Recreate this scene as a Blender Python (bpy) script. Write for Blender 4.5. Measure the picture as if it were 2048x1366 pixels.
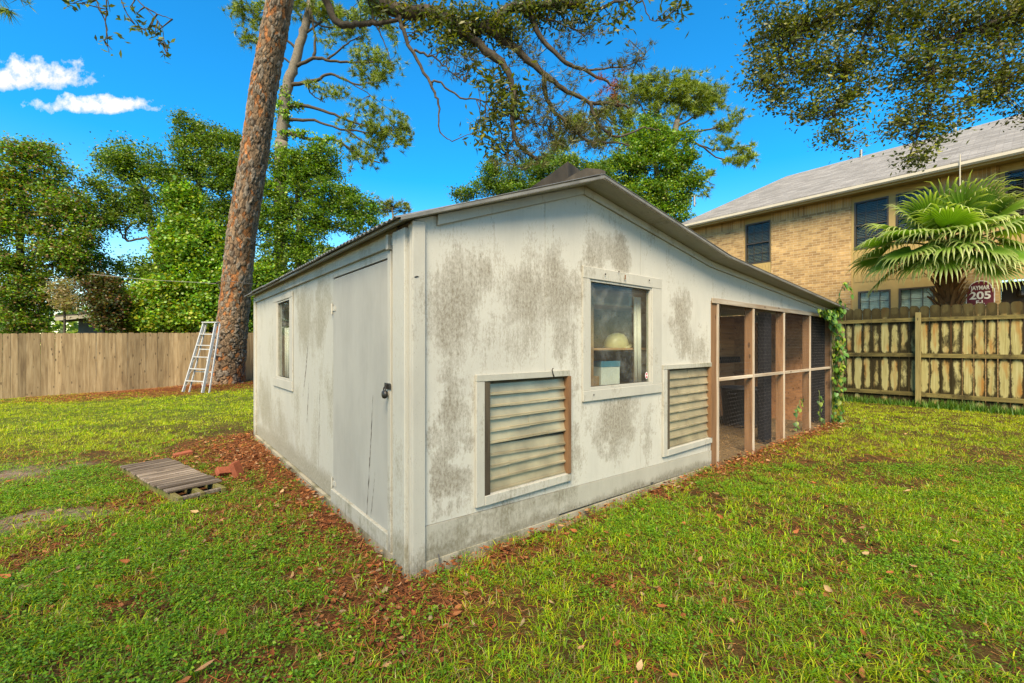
import bpy, bmesh, math, random
import numpy as np
from mathutils import Vector, Matrix
random.seed(7); rng = np.random.default_rng(11)
scene = bpy.context.scene
for o in list(bpy.data.objects): bpy.data.objects.remove(o)
col = scene.collection
R = math.radians

# ------------------------------------------------------------------ camera
F, CX, HY, H = 872.0, 1024.0, 690.0, 1.45          # focal length in photo pixels, horizon row, eye height
cd = bpy.data.cameras.new('camera'); cam = bpy.data.objects.new('camera', cd); col.objects.link(cam)
cam.location = (0, 0, H); cam.rotation_euler = (R(90), 0, 0)
cd.sensor_width = 36; cd.lens = 36 * F / 2048; cd.shift_y = (HY - 683) / 2048
cd.clip_start = 0.05; cd.clip_end = 600
scene.camera = cam

# ------------------------------------------------------------------ sky, sun, exposure
SUN_EL = R(46); SUN_AZ = math.atan2(-0.12, -1.0)    # azimuth measured from +Y towards +X
sun_dir = Vector((math.sin(SUN_AZ) * math.cos(SUN_EL), math.cos(SUN_AZ) * math.cos(SUN_EL), math.sin(SUN_EL)))
world = bpy.data.worlds.new('World'); scene.world = world; world.use_nodes = True
wn = world.node_tree; wn.nodes.clear()
def N(t, typ, **kw):
    n = t.nodes.new(typ)
    for k, v in kw.items():
        if k.startswith('i_'):
            key = k[2:]; key = int(key) if key.isdigit() else key.replace('_', ' ')
            n.inputs[key].default_value = v
        else: setattr(n, k, v)
    return n
sky = N(wn, 'ShaderNodeTexSky', sky_type='NISHITA', sun_disc=False, sun_elevation=SUN_EL, sun_rotation=SUN_AZ,
        air_density=1.0, dust_density=0.0, ozone_density=2.0)
hs = N(wn, 'ShaderNodeHueSaturation', i_Saturation=1.55, i_Value=1.12)
wn.links.new(sky.outputs[0], hs.inputs['Color'])
geo = N(wn, 'ShaderNodeTexCoord')
last = hs.outputs[0]
def px_dir(px, py): return Vector(((px - CX) / F, 1, (HY - py) / F))
def cloud(last, px, py, rx, ry, seed):
    # cloud bank in direction space: x/y and z/y slopes around one bearing
    sep = N(wn, 'ShaderNodeSeparateXYZ'); wn.links.new(geo.outputs['Generated'], sep.inputs[0])
    def m(op, a, b=None, clamp=False):
        n = N(wn, 'ShaderNodeMath', operation=op, use_clamp=clamp)
        for i, x in enumerate((a, b)):
            if x is None: continue
            if isinstance(x, (int, float)): n.inputs[i].default_value = x
            else: wn.links.new(x, n.inputs[i])
        return n.outputs[0]
    d = px_dir(px, py)
    yy = m('MAXIMUM', sep.outputs[1], 0.02)
    a = m('DIVIDE', m('SUBTRACT', m('DIVIDE', sep.outputs[0], yy), d.x), rx / F)
    b = m('DIVIDE', m('SUBTRACT', m('DIVIDE', sep.outputs[2], yy), d.z), ry / F)
    # flat underside, billowing top
    b2 = m('MULTIPLY', b, m('ADD', 1.0, m('MULTIPLY', m('LESS_THAN', b, 0.0), 0.9)))
    comb = N(wn, 'ShaderNodeCombineXYZ'); wn.links.new(m('MULTIPLY', a, rx / 40.0), comb.inputs[0]); wn.links.new(m('MULTIPLY', b, ry / 40.0), comb.inputs[1]); comb.inputs[2].default_value = seed
    nz = N(wn, 'ShaderNodeTexNoise', i_Scale=1.3, i_Detail=8.0, i_Roughness=0.6); wn.links.new(comb.outputs[0], nz.inputs['Vector'])
    rad = m('ADD', m('MULTIPLY', a, a), m('MULTIPLY', b2, b2))
    dens = m('SUBTRACT', m('SUBTRACT', 1.0, rad), m('MULTIPLY', m('SUBTRACT', 0.56, nz.outputs['Fac']), 3.0))
    fac = m('MULTIPLY', dens, 0.9, True)
    up = m('GREATER_THAN', sep.outputs[1], 0.05)
    fac = m('MULTIPLY', fac, up)
    sh = m('ADD', 4.6, m('MULTIPLY', m('MULTIPLY', b, nz.outputs['Fac']), 1.3))
    cc = N(wn, 'ShaderNodeCombineXYZ')
    wn.links.new(m('MULTIPLY', sh, 1.05), cc.inputs[0]); wn.links.new(m('MULTIPLY', sh, 0.97), cc.inputs[1]); wn.links.new(sh, cc.inputs[2])
    mx = N(wn, 'ShaderNodeMix', data_type='RGBA'); wn.links.new(fac, mx.inputs[0])
    wn.links.new(last, mx.inputs[6]); wn.links.new(cc.outputs[0], mx.inputs[7])
    return mx.outputs[2]
last = cloud(last, 50, 158, 160, 48, 3.1)
last = cloud(last, 188, 214, 140, 30, 9.7)
bg = N(wn, 'ShaderNodeBackground', i_Strength=0.110)
wn.links.new(last, bg.inputs[0])
wo = N(wn, 'ShaderNodeOutputWorld'); wn.links.new(bg.outputs[0], wo.inputs[0])
sl = bpy.data.lights.new('sun', 'SUN'); sl.energy = 4.2; sl.angle = R(32); sl.color = (1.0, 0.91, 0.75)
so = bpy.data.objects.new('sun', sl); col.objects.link(so); so.rotation_euler = sun_dir.to_track_quat('Z', 'Y').to_euler(); so.location = (2, -14, 30)
vs = scene.view_settings
vs.view_transform = 'Standard'; vs.look = 'None'; vs.gamma = 1; vs.exposure = 1.5; vs.use_curve_mapping = False
vs.use_white_balance = True; vs.white_balance_temperature = 7600; vs.white_balance_tint = 10
scene.render.resolution_x = 1024; scene.render.resolution_y = 683
scene.cycles.max_bounces = 8; scene.cycles.transparent_max_bounces = 12

# ------------------------------------------------------------------ yard frame: u along the shed gable, v into the shed, z up
C0 = np.array([-0.619, 2.78]); DU = np.array([.771, .637]); DV = np.array([-.637, .771])
DU /= np.linalg.norm(DU); DV = np.array([-DU[1], DU[0]])
YAW = math.atan2(DU[1], DU[0])
def w2u(x, y): dx = x - C0[0]; dy = y - C0[1]; return dx * DU[0] + dy * DU[1], dx * DV[0] + dy * DV[1]
def u2w(u, v): return C0[0] + u * DU[0] + v * DV[0], C0[1] + u * DU[1] + v * DV[1]
CU, CV = w2u(0, 0)
def _dir(px, py): return np.array([(px - CX) / F, 1.0, (HY - py) / F])
def on_v(px, py, v=0.0):
    d = _dir(px, py); k = (v - CV) / (d[:2] @ DV); u = CU + k * (d[:2] @ DU); return u, H + k * d[2]
def on_u(px, py, u=0.0):
    d = _dir(px, py); k = (u - CU) / (d[:2] @ DU); v = CV + k * (d[:2] @ DV); return v, H + k * d[2]
def at(px, py, Y):
    d = _dir(px, py); return Vector((d[0] * Y, Y, H + d[2] * Y))
def gnd(px, py, z=0.0):
    d = _dir(px, py); k = (z - H) / d[2]; return w2u(d[0] * k, k)
def gh(u, v):          # gentle ground height
    s = np.clip((np.asarray(v, float) - 8) / 7, 0, 1); s = s * s * (3 - 2 * s)
    h = s * np.clip(0.022 * (np.asarray(u, float) + 2.2), -0.10, 0.12)
    h = h + 0.10 * np.exp(-((np.asarray(u, float) - 0.75) ** 2 / 3.0 + (np.asarray(v, float) - 15.2) ** 2 / 1.2))
    return h

# ------------------------------------------------------------------ helpers
def tag(o, label=None, cat=None, group=None, kind=None):
    if label: o['label'] = label
    if cat: o['category'] = cat
    if group: o['group'] = group
    if kind: o['kind'] = kind
    return o
def empty(name, loc=(0, 0, 0), rz=0.0):
    o = bpy.data.objects.new(name, None); col.objects.link(o); o.location = loc; o.rotation_euler = (0, 0, rz); o.empty_display_size = 0.2
    return o
def yard_empty(name, u, v, z=0.0, rz=0.0):
    x, y = u2w(u, v); return empty(name, (x, y, z), YAW + rz)
class MB:
    def __init__(s): s.v = []; s.f = []; s.c = []
    def quadbox(s, pts):          # 8 points: bottom 4 ccw, top 4 ccw
        b = len(s.v); s.v += [tuple(p) for p in pts]
        s.f += [(b+3, b+2, b+1, b), (b+4, b+5, b+6, b+7)] + [(b+i, b+(i+1) % 4, b+4+(i+1) % 4, b+4+i) for i in range(4)]
        return s
    def box(s, x0, x1, y0, y1, z0, z1):
        return s.quadbox([(x0, y0, z0), (x1, y0, z0), (x1, y1, z0), (x0, y1, z0), (x0, y0, z1), (x1, y0, z1), (x1, y1, z1), (x0, y1, z1)])
    def mbox(s, M, sx, sy, sz):
        return s.quadbox([M @ Vector((a*sx/2, b*sy/2, c*sz/2)) for c in (-1, 1) for a, b in ((-1, -1), (1, -1), (1, 1), (-1, 1))])
    def bar(s, p0, p1, w, h, up=(0, 0, 1)):
        p0, p1 = Vector(p0), Vector(p1); d = (p1 - p0); L = d.length; d.normalize()
        sd = d.cross(Vector(up))
        if sd.length < 1e-4: sd = d.cross(Vector((1, 0, 0)))
        sd.normalize(); u2 = sd.cross(d)
        c = []
        for p in (p0, p1):
            c += [p - sd*w/2 - u2*h/2, p + sd*w/2 - u2*h/2, p + sd*w/2 + u2*h/2, p - sd*w/2 + u2*h/2]
        return s.quadbox(c)
    def tube(s, path, radii, n=8, cap=True):
        path = [Vector(p) for p in path]
        if isinstance(radii, (int, float)): radii = [radii] * len(path)
        b0 = len(s.v); ref = Vector((0.13, 0.31, 0.94))
        for i, p in enumerate(path):
            d = (path[min(i+1, len(path)-1)] - path[max(i-1, 0)]).normalized()
            a = d.cross(ref)
            if a.length < 0.05: a = d.cross(Vector((1, 0, 0)))
            a.normalize(); c = a.cross(d)
            for k in range(n):
                t = 2*math.pi*k/n; s.v.append(tuple(p + (a*math.cos(t) + c*math.sin(t)) * radii[i]))
        for i in range(len(path)-1):
            for k in range(n):
                a0 = b0+i*n+k; a1 = b0+i*n+(k+1) % n; s.f.append((a0, a1, a1+n, a0+n))
        if cap:
            s.f.append(tuple(b0+k for k in reversed(range(n)))); e = b0+(len(path)-1)*n; s.f.append(tuple(e+k for k in range(n)))
        return s
    def poly(s, pts):
        b = len(s.v); s.v += [tuple(p) for p in pts]; s.f.append(tuple(range(b, b+len(pts)))); return s
    def prism(s, pts2, f):        # pts2 closed outline; f(p, side) gives the 3D point for side 0/1
        n = len(pts2); b = len(s.v); s.v += [tuple(f(p, 0)) for p in pts2] + [tuple(f(p, 1)) for p in pts2]
        s.f += [tuple(b+k for k in reversed(range(n))), tuple(b+n+k for k in range(n))]
        s.f += [(b+k, b+(k+1) % n, b+n+(k+1) % n, b+n+k) for k in range(n)]
        return s
    def lathe(s, prof, n=20, M=Matrix()):
        b = len(s.v)
        for r, z in prof:
            for k in range(n):
                t = 2*math.pi*k/n; s.v.append(tuple(M @ Vector((r*math.cos(t), r*math.sin(t), z))))
        for i in range(len(prof)-1):
            for k in range(n):
                a0 = b+i*n+k; a1 = b+i*n+(k+1) % n; s.f.append((a0, a1, a1+n, a0+n))
        return s
    def mesh(s, name, mat, smooth=False):
        me = bpy.data.meshes.new(name); me.from_pydata(s.v, [], s.f)
        bm = bmesh.new(); bm.from_mesh(me); bmesh.ops.recalc_face_normals(bm, faces=bm.faces); bm.to_mesh(me); bm.free()
        if mat: me.materials.append(mat)
        if smooth: me.polygons.foreach_set('use_smooth', [True]*len(me.polygons))
        return me
    def build(s, name, mat, parent=None, smooth=False, bevel=0.0):
        o = bpy.data.objects.new(name, s.mesh(name, mat, smooth)); col.objects.link(o)
        if parent: o.parent = parent
        if bevel:
            m = o.modifiers.new('bevel', 'BEVEL'); m.width = bevel; m.segments = 1; m.limit_method = 'ANGLE'
        return o
def link_mesh(name, me, parent=None, loc=(0, 0, 0), rot=(0, 0, 0), scale=(1, 1, 1)):
    o = bpy.data.objects.new(name, me); col.objects.link(o); o.parent = parent
    o.location = loc; o.rotation_euler = rot; o.scale = scale
    return o
def holes_panel(mb, x0, x1, z0, top, holes, y0, y1, xcuts=()):
    """wall piece in x/z with rectangular holes; top(x) is the upper edge; thickness y0..y1"""
    xs = sorted({x0, x1, *[min(max(h[k], x0), x1) for h in holes for k in (0, 1)], *[c for c in xcuts if x0 < c < x1]})
    for a, b in zip(xs, xs[1:]):
        if b - a < 1e-5: continue
        m = (a + b)/2
        hs = sorted([(h[2], h[3]) for h in holes if h[0] < m < h[1]])
        z = z0
        for h0, h1 in hs:
            if h0 > z + 1e-4: mb.box(a, b, y0, y1, z, h0)
            z = max(z, h1)
        ta, tb = top(a), top(b)
        if min(ta, tb) > z:
            mb.quadbox([(a, y0, z), (b, y0, z), (b, y1, z), (a, y1, z), (a, y0, ta), (b, y0, tb), (b, y1, tb), (a, y1, ta)])
def np_mesh(name, verts, faces_list, mat, colr=None, parent=None, smooth=False):
    """verts (N,3); faces_list: list of int arrays (M,k)"""
    me = bpy.data.meshes.new(name); verts = np.asarray(verts, np.float32)
    me.vertices.add(len(verts)); me.vertices.foreach_set('co', verts.ravel())
    nl = sum(f.size for f in faces_list); npoly = sum(len(f) for f in faces_list)
    me.loops.add(nl); me.polygons.add(npoly)
    me.loops.foreach_set('vertex_index', np.concatenate([f.ravel() for f in faces_list]).astype(np.int32))
    starts = []; base = 0
    for f in faces_list:
        starts.append(base + np.arange(len(f)) * f.shape[1]); base += f.size
    me.polygons.foreach_set('loop_start', np.concatenate(starts).astype(np.int32))
    if smooth: me.polygons.foreach_set('use_smooth', np.ones(npoly, bool))
    me.update(calc_edges=True); me.validate()
    if colr is not None:
        a = me.color_attributes.new('Col', 'FLOAT_COLOR', 'POINT')
        c = np.ones((len(verts), 4), np.float32); c[:, :3] = colr; a.data.foreach_set('color', c.ravel())
    me.materials.append(mat)
    o = bpy.data.objects.new(name, me); col.objects.link(o)
    if parent: o.parent = parent
    return o
def vnoise(x, y, seed=0):
    x = np.asarray(x, float); y = np.asarray(y, float)
    xi = np.floor(x).astype(np.int64); yi = np.floor(y).astype(np.int64); fx = x - xi; fy = y - yi
    fx = fx*fx*(3-2*fx); fy = fy*fy*(3-2*fy)
    def h(a, b):
        n = (a*374761393 + b*668265263 + seed*1274126177) & 0xffffffff
        n = ((n ^ (n >> 13)) * 1274126177) & 0xffffffff
        return ((n ^ (n >> 16)) & 0xffff) / 65535.0
    return (h(xi, yi)*(1-fx) + h(xi+1, yi)*fx)*(1-fy) + (h(xi, yi+1)*(1-fx) + h(xi+1, yi+1)*fx)*fy
def fbm(x, y, seed=0, o=3): return sum(vnoise(x*2**k, y*2**k, seed+k) * 0.5**k for k in range(o)) / sum(0.5**k for k in range(o))

# ------------------------------------------------------------------ materials
def new_mat(name):
    m = bpy.data.materials.new(name); m.use_nodes = True; t = m.node_tree; t.nodes.clear()
    out = N(t, 'ShaderNodeOutputMaterial'); return m, t, out
def ramp(t, fac, stops):
    r = N(t, 'ShaderNodeValToRGB'); e = r.color_ramp.elements
    while len(e) < len(stops): e.new(0.5)
    for el, (p, c) in zip(e, stops): el.position = p; el.color = (*c, 1) if len(c) == 3 else c
    t.links.new(fac, r.inputs[0]); return r.outputs[0]
def noise(t, vec, scale, detail=4, rough=0.55, dist=0.0):
    n = N(t, 'ShaderNodeTexNoise', i_Scale=scale, i_Detail=detail, i_Roughness=rough, i_Distortion=dist)
    t.links.new(vec, n.inputs['Vector']); return n.outputs['Fac']
def mapping(t, vec, scale=(1, 1, 1), loc=(0, 0, 0)):
    n = N(t, 'ShaderNodeMapping'); n.inputs['Scale'].default_value = scale; n.inputs['Location'].default_value = loc
    t.links.new(vec, n.inputs[0]); return n.outputs[0]
def math_(t, op, a, b=None, c=None, clamp=False):
    n = N(t, 'ShaderNodeMath', operation=op, use_clamp=clamp)
    for i, x in enumerate((a, b, c)):
        if x is None: continue
        if isinstance(x, (int, float)): n.inputs[i].default_value = x
        else: t.links.new(x, n.inputs[i])
    return n.outputs[0]
def mix(t, fac, a, b, typ='MIX'):
    n = N(t, 'ShaderNodeMix', data_type='RGBA', blend_type=typ)
    for i, x in ((0, fac), (6, a), (7, b)):
        if isinstance(x, (int, float)): n.inputs[i].default_value = x
        elif isinstance(x, tuple): n.inputs[i].default_value = (*x, 1)
        else: t.links.new(x, n.inputs[i])
    return n.outputs[2]
def objvec(t, per_object=True):
    tc = N(t, 'ShaderNodeTexCoord')
    if not per_object: return tc.outputs['Object'], None
    oi = N(t, 'ShaderNodeObjectInfo')
    v = N(t, 'ShaderNodeVectorMath', operation='ADD'); t.links.new(tc.outputs['Object'], v.inputs[0])
    sc = N(t, 'ShaderNodeVectorMath', operation='SCALE'); sc.inputs[0].default_value = (37.0, 51.0, 23.0); t.links.new(oi.outputs['Random'], sc.inputs['Scale'])
    t.links.new(sc.outputs[0], v.inputs[1]); return v.outputs[0], oi.outputs['Random']
def bsdf(t, out, color, rough=0.7, spec=0.3, metal=0.0, bump=None, bstr=0.3, bdist=0.01):
    p = N(t, 'ShaderNodeBsdfPrincipled', i_Roughness=rough, i_Metallic=metal); p.inputs['Specular IOR Level'].default_value = spec
    if isinstance(color, tuple): p.inputs['Base Color'].default_value = (*color, 1)
    else: t.links.new(color, p.inputs['Base Color'])
    if bump is not None:
        b = N(t, 'ShaderNodeBump', i_Strength=bstr, i_Distance=bdist); t.links.new(bump, b.inputs['Height']); t.links.new(b.outputs[0], p.inputs['Normal'])
    t.links.new(p.outputs[0], out.inputs[0]); return p
def plain(name, c, rough=0.6, spec=0.3, metal=0.0, var=0.25, scale=9.0):
    m, t, out = new_mat(name); v, r = objvec(t); n = noise(t, v, scale, 5)
    c2 = tuple(x*(1-var) for x in c); bsdf(t, out, ramp(t, n, [(0.3, c2), (0.7, c)]), rough, spec, metal, n, 0.15, 0.004); return m
def wood(name, c1, c2, dark, axis=2, stretch=14.0, rough=0.8, tint=0.35, knots=True, moss=None):
    m, t, out = new_mat(name); v, rnd = objvec(t)
    s = [stretch*2.2]*3; s[axis] = 1.6
    g = noise(t, mapping(t, v, tuple(s)), 1.0, 6, 0.6, 0.4)
    base = ramp(t, g, [(0.25, dark), (0.45, c1), (0.7, c2)])
    val = math_(t, 'ADD', 1.0 - tint/2, math_(t, 'MULTIPLY', rnd, tint))
    hsv = N(t, 'ShaderNodeHueSaturation'); t.links.new(base, hsv.inputs['Color']); t.links.new(val, hsv.inputs['Value'])
    c = hsv.outputs[0]
    if knots:
        s2 = [9.0]*3; s2[axis] = 3.2
        vo = N(t, 'ShaderNodeTexVoronoi', i_Scale=1.0); t.links.new(mapping(t, v, tuple(s2)), vo.inputs['Vector'])
        k = math_(t, 'LESS_THAN', vo.outputs['Distance'], 0.13)
        ring = math_(t, 'MULTIPLY', k, 0.75); c = mix(t, ring, c, tuple(x*0.45 for x in dark))
    if moss:
        w = noise(t, v, 3.0, 6, 0.7); wm = ramp(t, w, [(0.5, (0, 0, 0)), (0.66, (1, 1, 1))]); c = mix(t, wm, c, moss)
    bsdf(t, out, c, rough, 0.2, 0, g, 0.35, 0.004); return m
def leaf_mat(name, trans=0.35, rough=0.45, spec=0.35):
    m, t, out = new_mat(name)
    a = N(t, 'ShaderNodeAttribute', attribute_name='Col')
    p = N(t, 'ShaderNodeBsdfPrincipled', i_Roughness=rough); p.inputs['Specular IOR Level'].default_value = spec
    t.links.new(a.outputs['Color'], p.inputs['Base Color'])
    tr = N(t, 'ShaderNodeBsdfTranslucent')
    tc = mix(t, 1.0, a.outputs['Color'], (1.5, 1.55, 0.55), 'MULTIPLY'); t.links.new(tc, tr.inputs[0])
    mx = N(t, 'ShaderNodeMixShader', i_0=trans); t.links.new(p.outputs[0], mx.inputs[1]); t.links.new(tr.outputs[0], mx.inputs[2])
    t.links.new(mx.outputs[0], out.inputs[0]); return m
def painted(name, base, dirt, blobs=(), amount=1.0, axis_plane='xz', streak=1.0, thresh=0.55, splash=0.0):
    """old white paint: vertical mildew streaks, gathered in patches (x, z, rx, rz, weight) on the wall"""
    m, t, out = new_mat(name); v, _ = objvec(t, False)
    sep = N(t, 'ShaderNodeSeparateXYZ'); t.links.new(v, sep.inputs[0])
    wn_ = math_(t, 'MULTIPLY', math_(t, 'SUBTRACT', noise(t, v, 4.0, 4, .65), .5), .75)
    X = math_(t, 'ADD', sep.outputs[0 if axis_plane[0] == 'x' else 1], wn_); Z = math_(t, 'ADD', sep.outputs[2], wn_)
    patch = None
    for (bx, bz, rx, rz, w) in blobs:
        a = math_(t, 'DIVIDE', math_(t, 'SUBTRACT', X, bx), rx); b = math_(t, 'DIVIDE', math_(t, 'SUBTRACT', Z, bz), rz)
        e = math_(t, 'MULTIPLY', math_(t, 'SUBTRACT', 1.0, math_(t, 'ADD', math_(t, 'MULTIPLY', a, a), math_(t, 'MULTIPLY', b, b)), None, True), w)
        patch = e if patch is None else math_(t, 'MAXIMUM', patch, e)
    st = noise(t, mapping(t, v, (26, 26, 3.2)), 1.0, 7, 0.72, 0.2)
    fine = noise(t, mapping(t, v, (75, 75, 34)), 1.0, 6, 0.8)
    big = noise(t, mapping(t, v, (2.2, 2.2, 1.3)), 1.0, 4, 0.6)
    mot = noise(t, mapping(t, v, (11, 11, 7)), 1.0, 6, .75)
    s = math_(t, 'ADD', math_(t, 'ADD', math_(t, 'MULTIPLY', st, 0.36), math_(t, 'MULTIPLY', mot, 0.16)), math_(t, 'MULTIPLY', fine, 0.48))
    pb = math_(t, 'MULTIPLY', math_(t, 'SUBTRACT', big, 0.47), 1.2)
    if patch is not None: pb = math_(t, 'ADD', math_(t, 'MULTIPLY', patch, 0.21), math_(t, 'MULTIPLY', pb, 0.50))
    if splash:
        zz_ = math_(t, 'ADD', sep.outputs[2], math_(t, 'MULTIPLY', math_(t, 'SUBTRACT', big, .5), .35))
        pb = math_(t, 'ADD', pb, math_(t, 'MULTIPLY', math_(t, 'SUBTRACT', 1.0, math_(t, 'DIVIDE', zz_, splash), None, True), .40))
    d = math_(t, 'ADD', s, math_(t, 'MULTIPLY', pb, amount))
    mask = ramp(t, d, [(thresh, (0, 0, 0)), (thresh+0.055, (.40,)*3), (thresh+0.16, (.86,)*3)])
    mask = math_(t, 'MULTIPLY', mask, math_(t, 'ADD', .26, math_(t, 'MULTIPLY', ramp(t, noise(t, mapping(t, v, (52, 52, 30)), 1.0, 5, .8), [(.36, (.15,)*3), (.62, (1, 1, 1))]), .80)), None, True)
    soft = ramp(t, math_(t, 'ADD', big, math_(t, 'MULTIPLY', st, 0.35)), [(0.45, tuple(x*0.82 for x in base)), (0.8, base)])
    speck = ramp(t, noise(t, v, 140.0, 2, 0.5), [(0.70, (0, 0, 0)), (0.76, (.55,)*3)])
    c = mix(t, mask, soft, dirt); c = mix(t, speck, c, tuple(x*0.5 for x in dirt))
    bsdf(t, out, c, 0.62, 0.25, 0, math_(t, 'ADD', st, math_(t, 'MULTIPLY', fine, 0.6)), 0.18, 0.004); return m

WHITE = (0.445, 0.425, 0.360); MILDEW = (0.135, 0.110, 0.070)
blob_px = [(930, 560, 0.30, 0.25, .45), (900, 640, .35, .45, .7), (1050, 620, .30, .40, .8), (1120, 600, .28, .5, .95), (1000, 700, .5, .3, .5), (900, 800, .2, .5, .7), (905, 950, .18, .35, .9),
           (1210, 500, .35, .22, .75), (1240, 510, .25, .25, .9), (1360, 640, .32, .42, .95), (1380, 690, .35, .3, .7), (1235, 850, .45, .4, .95), (1295, 860, .12, .4, .8), (1140, 860, .12, .4, .5)]
M = {}
M['gable'] = painted('old_white_paint_gable', WHITE, MILDEW, [(*on_v(a, b), c, d, w) for a, b, c, d, w in blob_px], 1.0, 'xz', thresh=0.548)
lblob = [(560, 680, .5, .5, .6), (610, 640, .5, .5, .75), (640, 640, .25, .35, .7), (530, 800, .5, .5, .7), (560, 860, .9, .4, .6), (600, 930, .9, .2, .3), (650, 600, .3, .3, .4)]
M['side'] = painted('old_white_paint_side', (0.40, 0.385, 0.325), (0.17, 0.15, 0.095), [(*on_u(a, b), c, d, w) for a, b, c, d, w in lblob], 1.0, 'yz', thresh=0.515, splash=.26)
M['trim'] = painted('white_trim_paint', (0.375, 0.358, 0.30), (0.13, 0.11, 0.07), (), 0.6, thresh=0.57, splash=.22)
M['trimdirty'] = painted('grimy_trim_paint', (0.36, 0.345, 0.285), (0.12, 0.11, 0.06), (), 0.7, thresh=0.50)
M['skirt'] = painted('grimy_skirt_paint', (0.335, 0.318, 0.258), (0.13, 0.115, 0.075), [(.3, .12, .5, .2, 1.0), (1.2, .2, .5, .2, .9), (.8, .15, .3, .2, .7)], 1.0, thresh=0.60, splash=.12)
M['door'] = painted('grey_door_paint', (0.31, 0.30, 0.26), (0.20, 0.19, 0.155), (), 0.35, 'yz', thresh=0.66, splash=.28)
M['soffit'] = painted('soffit_paint', (0.285, 0.28, 0.24), (0.09, 0.08, 0.05), (), 0.5, thresh=0.60)
M['concrete'] = painted('stained_concrete', (0.33, 0.30, 0.22), (0.075, 0.075, 0.03), (), 1.2, thresh=0.50)
M['tin'] = plain('weathered_tin', (0.27, 0.265, 0.24), 0.42, 0.5, 0.55, 0.4, 5)
M['dripedge'] = plain('grimy_painted_metal_edge', (0.17, 0.168, 0.15), 0.6, 0.3, 0.0, 0.5, 6)
M['rusttin'] = plain('dark_weathered_tin', (0.060, 0.050, 0.036), 0.8, 0.2, 0.0, 0.6, 4)
M['slat'] = plain('yellowed_galvanised_slat', (0.39, 0.33, 0.21), 0.34, 0.5, 0.35, 0.45, 4)
M['black'] = plain('black_plastic', (0.022, 0.023, 0.026), 0.5, 0.4)
M['blackcloth'] = plain('black_shade_cloth', (0.010, 0.010, 0.012), 0.9, 0.1)
M['darkmetal'] = plain('dark_steel', (0.05, 0.045, 0.04), 0.45, 0.5, 0.6)
M['wire'] = plain('galvanised_wire', (0.13, 0.12, 0.11), 0.5, 0.4, 0.4)
M['rawwood'] = wood('raw_brown_lumber', (0.175, 0.09, 0.042), (0.235, 0.13, 0.064), (0.10, 0.05, 0.023), 2, 10)
M['rawwood_x'] = wood('raw_brown_lumber_lying', (0.30, 0.17, 0.09), (0.40, 0.24, 0.13), (0.20, 0.11, 0.055), 0, 10)
M['paleedge'] = wood('peeling_painted_lumber', (0.30, 0.23, 0.16), (0.42, 0.36, 0.28), (0.24, 0.15, 0.09), 2, 12)
M['paleedge_x'] = wood('peeling_painted_rail', (0.30, 0.235, 0.165), (0.42, 0.36, 0.28), (0.24, 0.15, 0.09), 0, 12)
M['boards'] = wood('brown_cage_boards', (0.27, 0.125, 0.052), (0.35, 0.17, 0.075), (0.16, 0.07, 0.03), 0, 8)
M['inside'] = plain('dark_plywood', (0.16, 0.115, 0.07), 0.85, 0.15)
M['shelf'] = wood('pine_shelf', (0.36, 0.20, 0.10), (0.44, 0.27, 0.14), (0.26, 0.13, 0.06), 0, 8, knots=False)
M['pallet'] = wood('weathered_pallet_wood', (0.10, 0.076, 0.053), (0.20, 0.165, 0.125), (0.04, 0.028, 0.018), 0, 16, tint=0.75)
M['palletside'] = wood('mossy_pallet_wood', (0.12, 0.10, 0.035), (0.20, 0.17, 0.06), (0.06, 0.05, 0.02), 1, 12, moss=(0.10, 0.11, 0.02))
M['ladder'] = plain('paint_spotted_aluminium', (0.42, 0.42, 0.40), 0.45, 0.5, 0.25, 0.22, 14)
M['brickred'] = plain('red_clay_brick', (0.27, 0.08, 0.04), 0.85, 0.15, 0, 0.3, 18)
M['curtain'] = plain('white_curtain_cloth', (0.66, 0.66, 0.62), 0.9, 0.1, 0, 0.15)
M['limb'] = plain('grey_brown_limb_bark', (0.075, 0.062, 0.046), 0.9, 0.1, 0, 0.55, 22)
M['palelimb'] = plain('pale_grey_limb_bark', (0.17, 0.145, 0.11), 0.9, 0.1, 0, 0.45, 16)
M['leaf'] = leaf_mat('leaf_foliage'); M['needle'] = leaf_mat('pine_needles', 0.25, 0.5); M['grassblade'] = leaf_mat('grass_blade', 0.35, 0.5, 0.25)
M['litter'] = leaf_mat('dry_litter', 0.05, 0.8, 0.15); M['palm'] = leaf_mat('palm_frond', 0.38, 0.38, 0.4)
def glass(name, tint=(0.75, 0.8, 0.75), refl=0.10, dust=0.06):
    m, t, out = new_mat(name); v, _ = objvec(t)
    tr = N(t, 'ShaderNodeBsdfTransparent'); tr.inputs[0].default_value = (*tint, 1)
    gl = N(t, 'ShaderNodeBsdfGlossy', i_Roughness=0.03); gl.inputs[0].default_value = (0.9, 0.95, 1, 1)
    df = N(t, 'ShaderNodeBsdfDiffuse'); df.inputs[0].default_value = (0.55, 0.55, 0.5, 1)
    lw_ = N(t, 'ShaderNodeLayerWeight', i_Blend=.5); f = math_(t, 'ADD', .015, math_(t, 'MULTIPLY', math_(t, 'POWER', lw_.outputs['Facing'], 4.0), refl*5), None, True)
    m1 = N(t, 'ShaderNodeMixShader'); t.links.new(f, m1.inputs[0]); t.links.new(tr.outputs[0], m1.inputs[1]); t.links.new(gl.outputs[0], m1.inputs[2])
    dn = ramp(t, noise(t, v, 7.0, 6, 0.7), [(0.45, (dust*0.4,)*3), (0.75, (dust*2.2,)*3)])
    m2 = N(t, 'ShaderNodeMixShader'); t.links.new(dn, m2.inputs[0]); t.links.new(m1.outputs[0], m2.inputs[1]); t.links.new(df.outputs[0], m2.inputs[2])
    t.links.new(m2.outputs[0], out.inputs[0]); return m
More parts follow.
